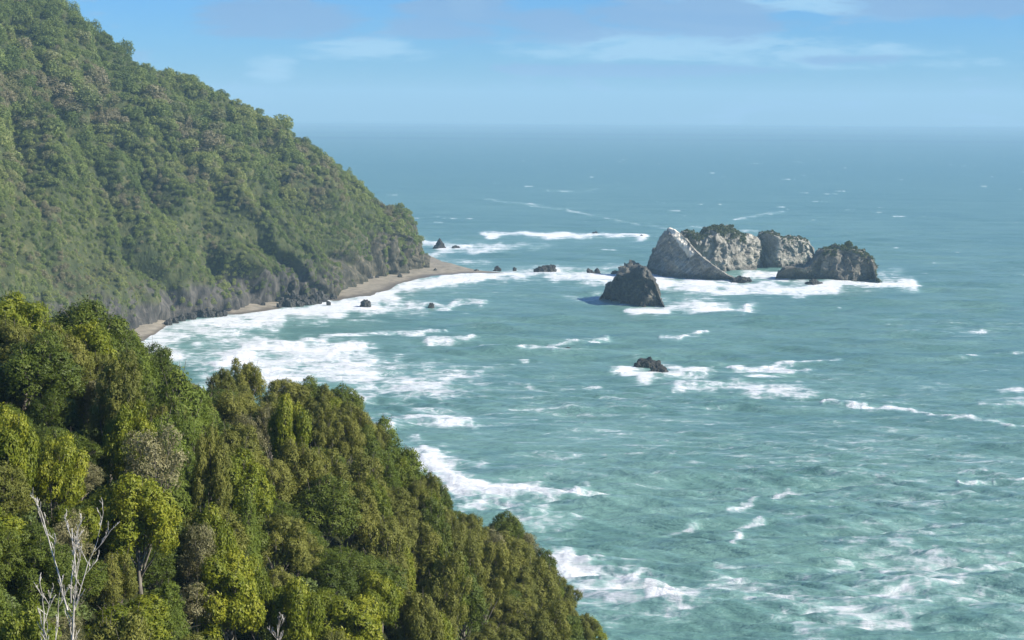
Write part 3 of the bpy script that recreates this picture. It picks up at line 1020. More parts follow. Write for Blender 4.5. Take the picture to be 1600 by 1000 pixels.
# ------------------------------------------------------------------ sea
q = np.linspace(872, 18, 570)        # rows below eye level, in pixels
rad = 110 * FPX / q
rad = np.concatenate([[60, 150, 230], rad])
ang = np.concatenate([np.linspace(-55, -21, 50)[:-1], np.linspace(-21, 21, 1500), np.linspace(21, 55, 50)[1:]])
ang = np.radians(ang)
Rr, Aa = np.meshgrid(rad, ang, indexing='ij')
X, Y = Rr * np.tan(Aa), Rr
step = np.gradient(rad)[:, None] * np.ones_like(Aa)
stepx = np.abs(np.gradient(X, axis=1))
g = np.random.default_rng(4)
Z = np.zeros_like(X)
wx_ = X + 5 * fbm(v3(X / 60, Y / 60, 1), 2, 71)
wy_ = Y + 5 * fbm(v3(X / 60, Y / 60, 2), 2, 72)
amod = 0.6 + 0.55 * fbm(v3(X / 90, Y / 60, 3), 3, 73)
for k in range(64):
    lam = 4.0 * (48 / 4.0) ** (g.uniform(0, 1) ** 1.35)
    th = math.radians(g.normal(263, 19))
    kx, ky = math.cos(th) * 2 * math.pi / lam, math.sin(th) * 2 * math.pi / lam
    a = 0.060 * lam ** 0.38
    att = np.clip(lam / (2.6 * np.maximum(step, stepx)) - 0.6, 0, 1)
    ph = kx * wx_ + ky * wy_ + g.uniform(0, 6.28)
    s = np.sin(ph)
    Z += a * att * amod * (s + 0.25 * np.cos(2 * ph))
for lam, th, a in ((74, 255, 0.34), (96, 268, 0.36), (61, 274, 0.28), (120, 262, 0.35)):
    ph = 2 * math.pi / lam * (math.cos(math.radians(th)) * (X + 14 * fbm(v3(X / 120, Y / 120, 6), 2, 75)) + math.sin(math.radians(th)) * (Y + 14 * fbm(v3(X / 120, Y / 120, 9), 2, 76)))
    Z += a * amod * (np.sin(ph) + 0.3 * np.cos(2 * ph)) * np.clip(lam / (2.6 * np.maximum(step, stepx)) - 0.6, 0, 1)
PXs, PYs, _ = project(v3(X, Y, 0))


def line(pts, wpx, inten, soft=1.0):
    pts = np.array(pts, float)
    dm = np.full(X.shape, 1e9)
    lo, hi = pts.min(0) - 6 * wpx, pts.max(0) + 6 * wpx
    sel = (PXs > lo[0]) & (PXs < hi[0]) & (PYs > lo[1]) & (PYs < hi[1])
    xs, ys = PXs[sel], PYs[sel]
    jx = fbm(v3(xs / 24, ys / 9, 1.0), 3, int(pts[0, 0])) * (wpx * 1.6 + 5)
    jy = fbm(v3(xs / 24, ys / 9, 4.0), 3, int(pts[0, 1])) * (wpx * 1.1 + 1.2)
    gain = np.clip(0.95 + 0.5 * fbm(v3(xs / 38, ys / 16, 8.0), 3, int(pts[0, 0]) + 7), 0.25, 1.15)
    dd = np.full(xs.shape, 1e9)
    for (x0, y0), (x1, y1) in zip(pts[:-1], pts[1:]):
        ex, ey = x1 - x0, (y1 - y0)
        t = np.clip(((xs - x0) * ex + (ys - y0) * ey) / (ex * ex + ey * ey + 1e-6), 0, 1)
        dd = np.minimum(dd, np.hypot((xs + jx - x0 - t * ex) * 0.45, ys + jy - y0 - t * ey))
    o = np.zeros(X.shape)
    o[sel] = 0.88 * inten * gain * np.exp(-(dd / (1.35 * wpx)) ** 2)
    return o


foam = np.zeros_like(X)
crest = np.zeros_like(X)


def F(pts, wpx, inten, up=0.0):
    global foam, crest
    l = line(pts, wpx, inten)
    foam = np.maximum(foam, l) + 0.25 * np.minimum(foam, l)
    if up:
        crest = np.maximum(crest, up * line(pts, wpx * 0.6, 1.0))


# surf along the beach and up the spit
F([(235, 522), (300, 506), (400, 493), (470, 486), (540, 474), (600, 461), (640, 447), (720, 434)], 9, 1.25, 0.5)
F([(230, 540), (300, 525), (380, 508), (450, 498), (520, 490), (600, 478)], 12, 1.0, 0.4)
F([(250, 560), (320, 555), (380, 535)], 14, 0.95)
F([(640, 447), (700, 438), (780, 431), (870, 429), (940, 432), (985, 437)], 6.5, 1.25, 0.6)
F([(730, 432), (800, 424), (880, 420), (990, 419)], 5, 0.75)
F([(870, 434), (985, 440)], 6, 0.9)
F([(345, 568), (400, 548), (440, 540), (500, 545), (560, 546)], 10, 1.2, 0.8)
F([(360, 600), (420, 580), (470, 560), (560, 568)], 18, 1.1, 0.4)
F([(430, 600), (520, 590), (600, 595), (680, 600)], 16, 0.85)
F([(560, 622), (640, 615), (700, 610)], 13, 0.8)
F([(500, 575), (640, 572), (720, 588)], 16, 0.55)
F([(605, 662), (650, 652), (715, 662)], 9, 1.15, 0.8)
F([(660, 640), (720, 650)], 6, 0.6)
F([(655, 700), (690, 745), (730, 765), (820, 768), (900, 770)], 10, 1.2, 0.7)
F([(665, 725), (700, 760), (760, 780)], 18, 1.1)
F([(700, 720), (745, 725)], 9, 0.8)
F([(800, 808), (880, 815)], 10, 0.75)
F([(870, 880), (920, 890), (980, 905), (1050, 940)], 13, 1.15, 0.6)
F([(890, 905), (960, 925), (1040, 935)], 22, 0.85)
F([(940, 950), (1050, 945), (1130, 920)], 24, 0.55)
# open-water breakers and rock surf
F([(655, 378), (690, 384), (740, 386), (775, 383)], 5.5, 1.15, 0.5)
F([(665, 398), (740, 392), (800, 386), (850, 382)], 4.5, 0.8)
F([(680, 408), (760, 410)], 4, 0.7)
F([(758, 366), (820, 368), (900, 369), (935, 366), (1000, 370)], 3.6, 1.35, 0.8)
F([(640, 475), (700, 478), (725, 470), (752, 473)], 4.5, 1.1, 0.6)
F([(560, 482), (660, 486)], 6, 0.7)
F([(1008, 432), (1040, 441), (1090, 446), (1160, 450), (1230, 450), (1290, 449), (1370, 444), (1420, 446)], 6.5, 1.25, 0.5)
F([(1040, 448), (1130, 456), (1230, 456), (1300, 452)], 6.5, 1.05)
F([(1140, 436), (1180, 430), (1215, 432)], 7, 1.2)
F([(1365, 425), (1390, 432), (1400, 428)], 6, 0.7)
F([(1000, 488), (1040, 484), (1090, 478), (1160, 483)], 6, 1.15, 0.5)
F([(985, 487), (1040, 489)], 3, 1.1)
F([(1040, 470), (1100, 472)], 6, 0.7)
F([(890, 466), (945, 465)], 4, 0.7)
F([(900, 470), (980, 478), (1000, 488)], 3, 0.5)
F([(755, 543), (810, 546), (905, 547)], 3.4, 1.2, 0.8)
F([(860, 540), (950, 528)], 2.2, 0.8, 0.5)
F([(500, 525), (560, 522), (620, 520), (690, 518)], 2.6, 1.0, 0.6)
F([(670, 533), (740, 532)], 3.2, 1.1, 0.5)
F([(970, 582), (1010, 590), (1060, 586), (1095, 582)], 7, 1.2)
F([(1000, 568), (1050, 575), (1090, 580)], 4.5, 1.0)
F([(1145, 576), (1200, 580), (1265, 581)], 4.6, 1.2, 0.6)
F([(1070, 604), (1150, 604), (1200, 609), (1265, 612)], 6.5, 1.1)
F([(1290, 628), (1345, 634), (1420, 640), (1475, 652), (1530, 662), (1580, 668)], 3.2, 1.05, 0.6)
F([(1500, 757), (1550, 754), (1600, 749)], 2.6, 1.1, 0.6)
F([(880, 769), (945, 770)], 2.4, 1.0, 0.5)
F([(1140, 802), (1170, 795), (1180, 786), (1240, 771)], 4, 1.0, 0.1)
F([(1150, 845), (1152, 828), (1188, 815)], 3, 0.9, 0.05)
F([(1040, 830), (1100, 818)], 2.4, 0.75)
F([(1030, 527), (1060, 528), (1100, 520)], 2.2, 1.0, 0.5)
F([(1195, 571), (1240, 568), (1310, 563)], 2.2, 0.9)
F([(800, 600), (860, 612), (930, 605)], 3, 0.75)
F([(730, 585), (800, 570)], 3, 0.6)
F([(760, 312), (830, 320), (890, 328), (960, 345), (1040, 356), (1110, 357)], 1.4, 0.62)
F([(1120, 358), (1180, 360)], 2, 0.8)
F([(1150, 343), (1190, 336), (1222, 332)], 1.6, 0.75, 0.2)
F([(860, 298), (900, 300), (935, 296)], 1.2, 0.6)
F([(1390, 508), (1430, 518), (1490, 522)], 1.8, 0.85)
F([(1500, 520), (1540, 517)], 1.6, 0.8)
F([(1540, 630), (1600, 625)], 6, 0.8)
F([(1570, 612), (1600, 612)], 4, 0.9)
# drifting lace in the near water
F([(1330, 890), (1420, 870), (1470, 900), (1420, 930)], 26, 0.62)
F([(1220, 930), (1300, 945), (1380, 935)], 24, 0.55)
F([(1290, 985), (1340, 965), (1400, 980)], 18, 0.7)
F([(1460, 935), (1540, 940), (1600, 955)], 22, 0.68)
F([(1150, 940), (1250, 950)], 16, 0.5)
F([(1430, 885), (1500, 880)], 10, 0.75)
F([(1520, 885), (1600, 870)], 14, 0.5)
# wind-torn caps
n1 = fbm(v3(X / 26, Y / 13, 0), 4, 120)
n2 = fbm(v3(X / 300, Y / 300, 0), 2, 121)
caps = np.clip((n1 - 0.53 + 0.10 * n2) * 5, 0, 0.75) * np.clip((Y - 250) / 200, 0, 1) * np.clip(1 - (Y - 3000) / 3000, 0, 1)
lace = 0.34 * np.clip(fbm(v3(X / 120, Y / 120, 7), 3, 130) + 0.25, 0, 1) * np.clip(1 - (Y - 900) / 900, 0, 1)
foam = np.maximum(foam, np.maximum(caps, lace))
foam = np.clip(foam, 0, 1.3)
Z = Z + crest * 1.1 * np.clip(1.5 - Y / 2500, 0.3, 1) + foam * 0.25 * (1 + fbm(v3(X / 5, Y / 5, 0), 2, 140)) * np.clip(1.3 - step / 9, 0, 1)
# calm water right at the sand
for (x0, y0, _), (x1, y1, _) in zip(shw[:-1], shw[1:]):
    ex, ey = x1 - x0, y1 - y0
    t_ = np.clip(((X - x0) * ex + (Y - y0) * ey) / (ex * ex + ey * ey), 0, 1)
    dsh = np.hypot(X - x0 - t_ * ex, Y - y0 - t_ * ey)
    Z *= np.clip(dsh / 25, 0.25, 1)

mt, t, out = material('sea_water')
geo = t.n('ShaderNodeNewGeometry').outputs['Position']
fo = t.attr('foam')
big = t.noise(geo, 0.0035, 5, 0.6)
med = t.noise(t.vmath('MULTIPLY', geo, (0.6, 1.0, 1.0)), 0.03, 5, 0.6)
yy = t.sep(geo)[1]
deep = t.ss(yy, 600.0, 3500.0)
near = t.mix(t.ss(t.math('ADD', t.math('MULTIPLY', big, 0.5), t.math('MULTIPLY', med, 0.5)), 0.38, 0.62), (0.078, 0.175, 0.156), (0.122, 0.235, 0.202))
colw = t.mix(deep, near, (0.062, 0.165, 0.163))
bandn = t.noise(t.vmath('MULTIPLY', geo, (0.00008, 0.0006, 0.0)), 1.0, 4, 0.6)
colw = t.mix(t.math('MULTIPLY', t.ss(bandn, 0.50, 0.62), t.ss(yy, 2500.0, 6000.0)), colw, (0.022, 0.085, 0.12))  # dark far bands: cloud shadow painted into the water colour
f1 = t.ss(t.noise(t.vmath('MULTIPLY', geo, (0.27, 1.0, 1.0)), 0.18, 10, 0.74, 0.9), 0.30, 0.70)
f2 = t.n('ShaderNodeTexVoronoi', feature='DISTANCE_TO_EDGE')
warp = t.vmath('ADD', geo, t.vmath('SCALE', t.n('ShaderNodeTexNoise').outputs['Color'], 0.0))
nz = t.n('ShaderNodeTexNoise')
t.put(nz.inputs['Vector'], geo)
nz.inputs['Scale'].default_value = 0.22
nz.inputs['Detail'].default_value = 4
warp = t.vmath('ADD', geo, t.vmath('SCALE', nz.outputs['Color'], 7.0))
t.put(f2.inputs['Vector'], warp)
f2.inputs['Scale'].default_value = 0.19
lacy = t.math('SUBTRACT', 1.0, t.ss(f2.outputs[0], 0.0, 0.28))
pat = t.math('ADD', t.math('MULTIPLY', f1, 0.78), t.math('MULTIPLY', t.math('SUBTRACT', 1.0, lacy), 0.22))
fm = t.ss(t.math('SUBTRACT', fo, t.math('MULTIPLY', pat, 0.9)), -0.06, 0.60)
stk = t.noise(t.vmath('MULTIPLY', geo, (0.22, 1.0, 1.0)), 0.09, 6, 0.66, 0.6)  # streaks that paint the chop's light and shade into the water colour
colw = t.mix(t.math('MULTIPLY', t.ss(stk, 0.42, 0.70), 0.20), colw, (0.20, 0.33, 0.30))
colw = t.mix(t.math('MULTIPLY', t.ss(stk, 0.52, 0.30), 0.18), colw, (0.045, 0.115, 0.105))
sub = t.math('MULTIPLY', t.ss(t.math('SUBTRACT', fo, t.math('MULTIPLY', f1, 0.6)), -0.25, 0.45), 0.6)
colw = t.mix(sub, colw, (0.26, 0.42, 0.39))
rip = t.math('ADD', t.noise(t.vmath('MULTIPLY', geo, (0.30, 1.0, 1.0)), 0.75, 5, 0.62), t.math('MULTIPLY', t.noise(t.vmath('MULTIPLY', geo, (0.30, 1.0, 1.0)), 0.22, 4, 0.6), 1.6))
wb = t.n('ShaderNodeBsdfPrincipled')
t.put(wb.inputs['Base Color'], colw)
wb.inputs['Roughness'].default_value = 0.34
wb.inputs['IOR'].default_value = 1.33
wb.inputs['Specular IOR Level'].default_value = 0.5
t.put(wb.inputs['Normal'], bump(t, rip, 1.0, 0.8))
fb = t.n('ShaderNodeBsdfPrincipled')
t.put(fb.inputs['Base Color'], (0.82, 0.84, 0.84, 1))
fb.inputs['Roughness'].default_value = 0.9
fb.inputs['Specular IOR Level'].default_value = 0.1
t.put(fb.inputs['Normal'], bump(t, f1, 0.8, 1.2))
ms = t.n('ShaderNodeMixShader')
t.put(ms.inputs[0], fm)
t.put(ms.inputs[1], wb.outputs[0])
t.put(ms.inputs[2], fb.outputs[0])
t.put(out.inputs[0], ms.outputs[0])
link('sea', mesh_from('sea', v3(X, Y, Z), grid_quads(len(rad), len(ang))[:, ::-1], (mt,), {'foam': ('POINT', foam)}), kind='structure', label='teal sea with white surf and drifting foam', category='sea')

# ------------------------------------------------------------------ near hillside
CREST = [  # silhouette of the tree tops: pixel x, pixel y, depth of the crest below them
    (-260, 380, 122), (-100, 440, 128), (0, 478, 134), (60, 488, 138), (120, 470, 142), (170, 492, 144), (235, 528, 148), (290, 580, 152), (340, 592, 154), (380, 600, 158), (415, 625, 160), (460, 600, 164), (530, 608, 168), (575, 640, 170),
    (640, 705, 174), (690, 770, 178), (740, 810, 182), (800, 815, 186), (850, 870, 190), (900, 935, 194), (935, 1005, 198), (975, 1090, 202), (1030, 1220, 206), (1090, 1380, 210)]
cr = np.array(CREST, float)
Cw = at(cr[:, 0], cr[:, 1], cr[:, 2])
Cw[:, 2] -= 4.8
nc = len(cr)
fx = np.linspace(-420, 1180, nc)
fd = np.interp(fx, [-420, 0, 300, 600, 900, 1180], [50, 60, 76, 100, 132, 165])
Fw = at(fx, 1190 + 0 * fx, fd)
Fw[:, 2] -= 2.0
NHU, NHV = 160, 150
kk = np.linspace(0, 1, nc)
ku = np.linspace(0, 1, NHU)
Cc = np.stack([np.interp(ku, kk, Cw[:, i]) for i in range(3)], 1)
Ff = np.stack([np.interp(ku, kk, Fw[:, i]) for i in range(3)], 1)
vv = np.linspace(-0.8, 2.0, NHV)
P = np.zeros((NHU, NHV, 3))
Near = Ff * 0.0
Near[:, 0] = Ff[:, 0] * 0.35
Near[:, 1] = 6.0
Near[:, 2] = 106.5
for j, s in enumerate(vv):
    if s < 0:
        a = -s / 0.8
        P[:, j] = Ff + (Near - Ff) * a
        P[:, j, 2] -= 5 * math.sin(a * math.pi)
    elif s <= 1:
        P[:, j] = Ff + (Cc - Ff) * s
        P[:, j, 2] += 2.2 * math.sin(s * math.pi)
    else:
        a = s - 1
        far = np.array([18, 55, 0]) * a
        P[:, j] = Cc + far
        P[:, j, 2] = Cc[:, 2] - (Cc[:, 2] + 4) * (a ** 1.15)
SVG = np.broadcast_to(vv[None, :], P.shape[:2])
P[..., 2] += fbm(P / 11, 3, 12) * 1.1 * np.clip((SVG + 0.3) * 3, 0, 1)
HILL = P
mt, t, out = material('hillside_soil')
co = t.n('ShaderNodeTexCoord').outputs['Object']
n = t.noise(co, 0.8, 7, 0.65)
principled(t, out, t.ramp(n, [(0.35, (0.012, 0.016, 0.006)), (0.6, (0.035, 0.04, 0.014)), (0.75, (0.06, 0.05, 0.025))]), 0.95, 0.1, bump(t, n, 1, 0.4))
link('hillside', mesh_from('hillside', P, grid_quads(NHU, NHV), (mt,)), kind='structure', label='steep near hillside falling to the sea under the trees', category='hillside')


def hill_at(ui, vi):
    a, b_ = ui * (NHU - 1), (vi + 0.8) / 2.8 * (NHV - 1)
    i, j = int(min(max(a, 0), NHU - 1.001)), int(min(max(b_, 0), NHV - 1.001))
    fa, fb_ = a - i, b_ - j
    return (HILL[i, j] * (1 - fa) * (1 - fb_) + HILL[i + 1, j] * fa * (1 - fb_) + HILL[i, j + 1] * (1 - fa) * fb_ + HILL[i + 1, j + 1] * fa * fb_)


# low cover between the trunks
g = np.random.default_rng(31)
nU = 1500
uu, vvs = g.uniform(0.05, 0.97, nU), g.uniform(-0.1, 1.35, nU)
up = np.array([hill_at(a, b_) for a, b_ in zip(uu, vvs)])
sx, sy, _ = project(up)
ok = (sx > -150) & (sx < 1150) & (sy < 1400)
up = up[ok]
nU = len(up)
o = scatter('undergrowth', up - np.array([0, 0, 0.9]), g.uniform(0.35, 0.6, nU), g.uniform(0.25, 0.42, nU), g.uniform(0, 6.28, nU), g.integers(0, 8, nU), g.uniform(0, 0.25, nU), g.uniform(0, 0.6, nU))
o['kind'], o['label'], o['category'] = 'stuff', 'low leafy undergrowth between the trunks on the near hillside', 'undergrowth'

TREES = []
WORD = {'broad': 'bright yellow green broadleaf tree', 'olive': 'olive green shrubby tree', 'conifer': 'mid green feathery conifer', 'dark': 'dark green dense tree', 'twiggy': 'grey brown twiggy shrub'}
GROUP = {'broad': 'broadleaf trees on the near slope', 'olive': 'olive trees on the near slope', 'conifer': 'feathery conifers on the near slope', 'dark': 'dark trees on the near slope', 'twiggy': 'twiggy shrubs on the near slope'}
NAMES = {'broad': 'broadleaf_tree', 'olive': 'olive_tree', 'conifer': 'conifer_tree', 'dark': 'dark_tree', 'twiggy': 'twiggy_shrub'}
NAMES['olive'] = 'tea_tree'
NAMES['dark'] = 'evergreen_tree'
HGT = {'broad': 6.0, 'olive': 6.2, 'conifer': 6.6, 'dark': 6.9, 'twiggy': 5.6}


def plant(kind, loc, scale, zscale, rz, lean, label=None, var=None):
    vs_ = VARIANTS[kind]
    cm, tm = vs_[(len(TREES) * 7 + 3) % len(vs_) if var is None else var]
    r = bpy.data.objects.new(NAMES[kind], None)
    COL.objects.link(r)
    r.empty_display_size = 0.5
    r.location = loc
    r.rotation_euler = (lean[0], lean[1], rz)
    r.scale = (scale, scale, zscale)
    link('crown', cm, r)
    link('trunk', tm, r)
    top = np.array(loc) + np.array([0, 0, HGT[kind] * 0.62 * zscale])
    sx_, sy_, dd_ = project(top[None])
    TREES.append(dict(o=r, kind=kind, sx=float(sx_[0]), sy=float(sy_[0]), d=float(dd_[0]), s=scale, label=label))
    r['category'] = 'shrub' if kind == 'twiggy' else 'tree'
    r['group'] = GROUP[kind]
    return r


def by_top(kind, px, py, depth, width, height, label=None, var=None, rz=None, lean=(0, 0)):
    """a tree whose top stands on the sight line of photo point (px, py)"""
    top = at(px, py, depth)
    zs = height / HGT[kind]
    w0 = {'broad': 5.2, 'olive': 4.8, 'conifer': 4.0, 'dark': 5.4, 'twiggy': 4.0}[kind]
    return plant(kind, (top[0], top[1], top[2] - height), width / w0, zs, g.uniform(0, 6.28) if rz is None else rz, lean, label, var)


# the trees that stand out
by_top('dark', 122, 464, 128, 8.2, 9.0, 'big dark green dome shaped tree standing on the skyline')
by_top('dark', 165, 500, 130, 5.6, 7.5, 'dark green tree leaning on the right flank of the big dark dome')
by_top('broad', 22, 468, 120, 6.5, 8.0, 'yellow green tree at the picture edge left of the big dark dome')
by_top('twiggy', 58, 492, 126, 3.0, 6.5, 'thin grey twiggy shrub in the gap beside the big dark dome')
by_top('conifer', 205, 512, 134, 5.0, 8.0, 'feathery tree on the skyline just right of the big dark dome')
by_top('dark', 240, 538, 138, 5.0, 7.5, 'dark bushy tree capping the skyline before it drops to the surf')
by_top('conifer', 275, 570, 126, 7.5, 12.0, 'largest smooth mid green conifer sweeping down mid slope')
by_top('conifer', 310, 600, 130, 5.5, 9.0, 'mid green conifer stepping down from the largest smooth conifer')
by_top('conifer', 255, 640, 115, 6.0, 10.0, 'mid green conifer in front of the largest smooth conifer')
by_top('conifer', 290, 700, 110, 5.5, 9.0, 'lowest conifer under the largest smooth conifer')
by_top('olive', 345, 572, 150, 3.6, 6.5, 'narrow olive tree just left of the lone round headed tree')
by_top('olive', 381, 557, 158, 4.6, 7.0, 'lone round headed tree standing clear against the white surf', 1)
by_top('olive', 440, 588, 165, 5.6, 6.0, 'flat topped olive tree right of the gap of white surf')
by_top('dark', 480, 592, 168, 4.6, 6.0, 'dark round tree on the spur crest over the surf, first past the flat topped olive')
by_top('olive', 500, 596, 168, 4.5, 6.0, 'low olive crown on the spur crest beside the smooth dark cap')
by_top('dark', 537, 600, 170, 4.8, 6.2, 'smooth dark cap shaped tree at the outer corner of the spur crest')
by_top('conifer', 600, 648, 168, 5.6, 9.0, 'dark green sweeping conifer on the skyline below the spur corner')
by_top('conifer', 640, 694, 168, 6.0, 10.0, 'deep green conifer bulging over the sea half way down the skyline')
by_top('conifer', 668, 745, 170, 4.6, 7.5, 'small deep green conifer under the bulging skyline conifer')
by_top('dark', 682, 750, 172, 3.8, 5.5, 'round dark tree notched below the bulging skyline conifer')
by_top('olive', 735, 798, 178, 4.2, 6.0, 'olive tree at the start of the low skyline shelf')
by_top('dark', 790, 798, 182, 4.4, 6.0, 'dark ragged tree on top of the low skyline shelf')
by_top('twiggy', 820, 830, 184, 4.0, 5.0, 'dark twiggy shrub hanging off the low skyline shelf')
by_top('dark', 848, 858, 186, 4.0, 6.0, 'dark tree on the skyline just below the low shelf')
by_top('olive', 880, 905, 188, 4.4, 6.0, 'olive tree on the lower skyline over foaming water')
by_top('olive', 912, 955, 190, 4.2, 6.0, 'olive tree at the lower end of the skyline')
by_top('broad', 540, 935, 104, 6.0, 7.0, 'brightest yellow green leafy tree low on the slope')
by_top('broad', 215, 750, 90, 5.0, 6.5, 'yellow green leafy tree above the bare white tree')
by_top('olive', 560, 712, 140, 6.0, 8.5, 'tall olive tree with pale stems under the spur crest')
by_top('olive', 515, 655, 152, 5.6, 8.0, 'olive tree with bare pale stems just below the spur crest')
by_top('olive', 440, 680, 146, 5.5, 8.0, 'broad olive tree facing the gap of white surf')
by_top('twiggy', 240, 668, 98, 4.4, 6.5, 'pale grey brown shrub in front of the smooth conifers')
LANDMARKS = list(TREES)

# the rest of the canopy
g = np.random.default_rng(58)
taken = [(np.array(t_['o'].location), 2.3 * t_['s'] / 1.0) for t_ in TREES]
crx, cry = cr[:, 0], cr[:, 1]
cand = []
for _ in range(9000):
    a, b_ = g.uniform(0.03, 0.97), g.uniform(-0.25, 1.12)
    cand.append((a, b_))
count = 0
for a, b_ in cand:
    p = hill_at(a, b_)
    sx, sy, dd = (float(x[0]) for x in project((p + np.array([0, 0, 5.0]))[None]))
    bx, by, _ = (float(x[0]) for x in project((p + np.array([0, 0, 1.5]))[None]))
    if sx < -110 or sx > 1010 or sy > 1075 or dd < 45:
        continue
    lim = np.interp(sx, crx, cry)
    n0 = vnoise(np.array([[p[0] / 16, p[1] / 16, 3.0]]), 5)[0]
    x_ = sx + 60 * n0
    pr = {'broad': 0.6 if x_ < 330 else 0.14, 'olive': 0.28 if x_ < 330 else 0.66, 'conifer': 0.04, 'dark': 0.05 if x_ < 330 else 0.12, 'twiggy': 0.06 if x_ < 480 else 0.04}
    if 180 < x_ < 330 and sy < 760:
        pr.update(conifer=0.9, broad=0.15, olive=0.12)
    if sy > 860 and x_ < 620:
        pr.update(broad=0.75)
    ks = list(pr)
    wts = np.array([pr[k_] for k_ in ks])
    kind = ks[g.choice(len(ks), p=wts / wts.sum())]
    near = np.interp(dd, [60, 100, 180], [0.72, 0.9, 1.0])
    sc = near * g.uniform(0.70, 1.28)
    zs = near * g.uniform(0.78, 1.36)
    hz = vnoise(np.array([[p[0] / 8, p[1] / 8, 7.0]]), 15)[0]
    zs *= np.clip(1 + 0.75 * hz, 0.42, 1.4)
    if hz < -0.38 and kind in ('broad', 'olive'):
        kind = 'dark'  # darker leaves on low trees imitate shade in the gaps between tall crowns
    topz = p + np.array([0, 0, HGT[kind] * zs])
    tx, ty, _ = (float(x[0]) for x in project(topz[None]))
    if ty < np.interp(tx, crx, cry) + 6:
        zs *= 0.8
        ty = float(project((p + np.array([0, 0, HGT[kind] * zs]))[None])[1][0])
        if ty < np.interp(tx, crx, cry) + 2:
            continue
    if vnoise(np.array([[p[0] / 6.5, p[1] / 6.5, 1.0]]), 41)[0] > 0.66:
        continue
    if 395 < tx < 425 and ty < 690 and dd > 120:
        continue
    r = 1.9 * sc
    if any((q[0] - p[0]) ** 2 + (q[1] - p[1]) ** 2 < (r + 0.72 * rr) ** 2 for q, rr in taken):
        continue
    taken.append((p, r))
    plant(kind, tuple(p + np.array([0, 0, -0.2])), sc, zs, g.uniform(0, 6.28), (g.normal() * 0.05 + 0.05, g.normal() * 0.06 + 0.12))
    count += 1
print('near trees', len(TREES))

# bleached dead trees
def dead_tree(px, py, depth, height, seed, label, stems, width=0.11):
    base = at(px, py, depth)
    g = np.random.default_rng(seed)
    root = thing('dead_tree', tuple(base), label, 'dead tree', 'bleached dead trees')

    def grow(A_, p, dirv, length, rad, lev):
        n = 6
        pts = [p]
        dcur = dirv.copy()
        for k in range(n):
            dcur = unit(dcur + g.normal(size=3) * 0.06 + np.array([0, 0, 0.07]))
            pts.append(pts[-1] + dcur * length / n)
        r = rad * np.linspace(1, 0.3 if lev else 0.5, n + 1)
        A_.add(*tube(pts, np.maximum(r, 0.011), 6))
        if lev < 3:
            for k in range(2, n + 1):
                if g.uniform() < (0.85 if lev else 0.7):
                    sdir = unit(dcur + np.array([g.normal(), g.normal() * 0.6, 0.25]) * 0.55)
                    grow(A_, pts[k], sdir, length * g.uniform(0.22, 0.42), r[k] * 0.6, lev + 1)
    for (ox, oy, ln, th, ht) in stems:
        A = Acc()
        grow(A, np.array([ox * ht * 0.15, 0, ht]), unit(np.array([ox, oy, 1.0])), ln, th, 0)
        link('trunk' if ht == 0 else 'branch', A.mesh('stem', (M_DEAD,)), root)
    return root


dead_tree(114, 1075, 62, 8, 3, 'tall bare bleached white dead tree in the corner of the near slope', [(0.0, 0.0, 3.8, 0.07, 0), (-0.24, 0, 4.3, 0.042, 3.3), (0.06, 0.0, 3.0, 0.038, 3.6), (0.22, 0.038, 3.3, 0.034, 3.5), (0.34, 0.0, 3.0, 0.028, 3.3)])
dead_tree(82, 1080, 60, 5, 8, 'short bare dead stems beside the tall white dead tree', [(0.038, 0, 3.4, 0.04, 0), (0.3, 0, 2.4, 0.028, 1.4)])
dead_tree(428, 1040, 88, 4, 12, 'small bare pale stem low on the slope beside the brightest leafy tree', [(0.12, 0, 2.4, 0.038, 0), (0.3, 0, 2.0, 0.03, 0.6)])

# small tree and bushes on the brown stack
def stack_bush(px, py, width, label, seed, kind='dark'):
    sel = np.argmin((project(TOPC)[0] - px) ** 2 + (project(TOPC)[1] - (py)) ** 2)
    p = TOPC.reshape(-1, 3)[sel]
    cm, tm = VARIANTS[kind][seed % 3]
    o = thing('stunted_tree', tuple(p + np.array([0, 0, -0.8])), label, 'tree', 'stunted trees on the brown stack')
    s = width / 5.2
    o.scale = (s, s, s * 0.85)
    link('crown', cm, o)
    link('trunk', tm, o)


stack_bush(1325, 388, 5.6, 'tallest stunted tree on top of the brown rounded stack', 0)
stack_bush(1317, 389, 3.6, 'small round bush leaning on the tallest stunted tree of the stack', 1)
stack_bush(1336, 391, 3.4, 'low bush on the outer side of the tallest stunted tree of the stack', 2)

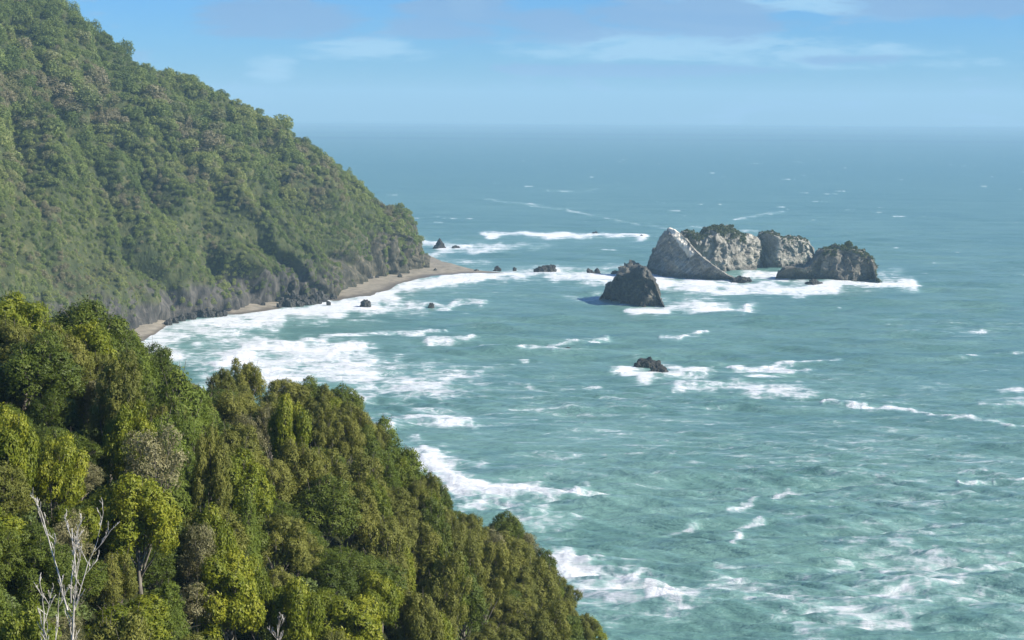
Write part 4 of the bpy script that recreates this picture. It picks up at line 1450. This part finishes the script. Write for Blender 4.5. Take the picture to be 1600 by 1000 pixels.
# ------------------------------------------------------------------ labels that single each tree out
REF = [(t_['label'], t_['sx'], t_['sy']) for t_ in LANDMARKS]
SHORT = {}
for t_ in LANDMARKS:
    t_['o']['label'] = t_['label']
anchors = [('the big dark dome', 122, 520), ('the largest smooth conifer', 275, 650), ('the lone round headed tree', 381, 590), ('the smooth dark cap tree', 537, 630), ('the bulging skyline conifer', 640, 730),
           ('the ragged shelf tree', 790, 830), ('the brightest leafy tree', 540, 960), ('the tall white dead tree', 115, 900), ('the lower skyline end', 912, 980), ('the flat topped olive', 440, 620), ('the pale grey brown shrub', 240, 700),
           ('the tall pale stemmed olive', 560, 740)]
DIRS = ['right of', 'lower right of', 'below', 'lower left of', 'left of', 'upper left of', 'above', 'upper right of']
used = {}
for t_ in TREES:
    if t_['label']:
        continue
    nm, ax, ay = min(anchors, key=lambda a_: (a_[1] - t_['sx']) ** 2 + (a_[2] - t_['sy']) ** 2)
    dxp, dyp = t_['sx'] - ax, t_['sy'] - ay
    dist = math.hypot(dxp, dyp)
    dr = DIRS[int(round(math.degrees(math.atan2(dyp, dxp)) / 45)) % 8]
    far = 'close ' if dist < 65 else ('' if dist < 120 else 'well ')
    size = 'small ' if t_['s'] < 0.75 else ('large ' if t_['s'] > 1.0 else '')
    lab = f"{size}{WORD[t_['kind']]} {far}{dr} {nm}"
    t_['o']['label'] = lab
    used.setdefault(lab, []).append(t_)
print('labels', len(used), 'shared', sum(len(v_) for v_ in used.values() if len(v_) > 1))

# ------------------------------------------------------------------ haze
mt, t, out = material('sea_haze')
pv = t.n('ShaderNodeVolumePrincipled')
pv.inputs['Color'].default_value = (0.50, 0.82, 1.0, 1)
pv.inputs['Density'].default_value = 0.000118
pv.inputs['Anisotropy'].default_value = 0.0
t.put(out.inputs['Volume'], pv.outputs[0])
x0, x1, y0, y1, z0, z1 = -24000, 24000, -900, 15400, -7.0, 300
HV = [(x, y, z_) for x in (x0, x1) for y in (y0, y1) for z_ in (z0, z1)]
HQ = [(0, 1, 3, 2), (4, 6, 7, 5), (0, 4, 5, 1), (2, 3, 7, 6), (0, 2, 6, 4), (1, 5, 7, 3)]
link('haze', mesh_from('haze', HV, HQ, (mt,), smooth=False), kind='stuff', label='thin salt haze over the coast and sea', category='haze')
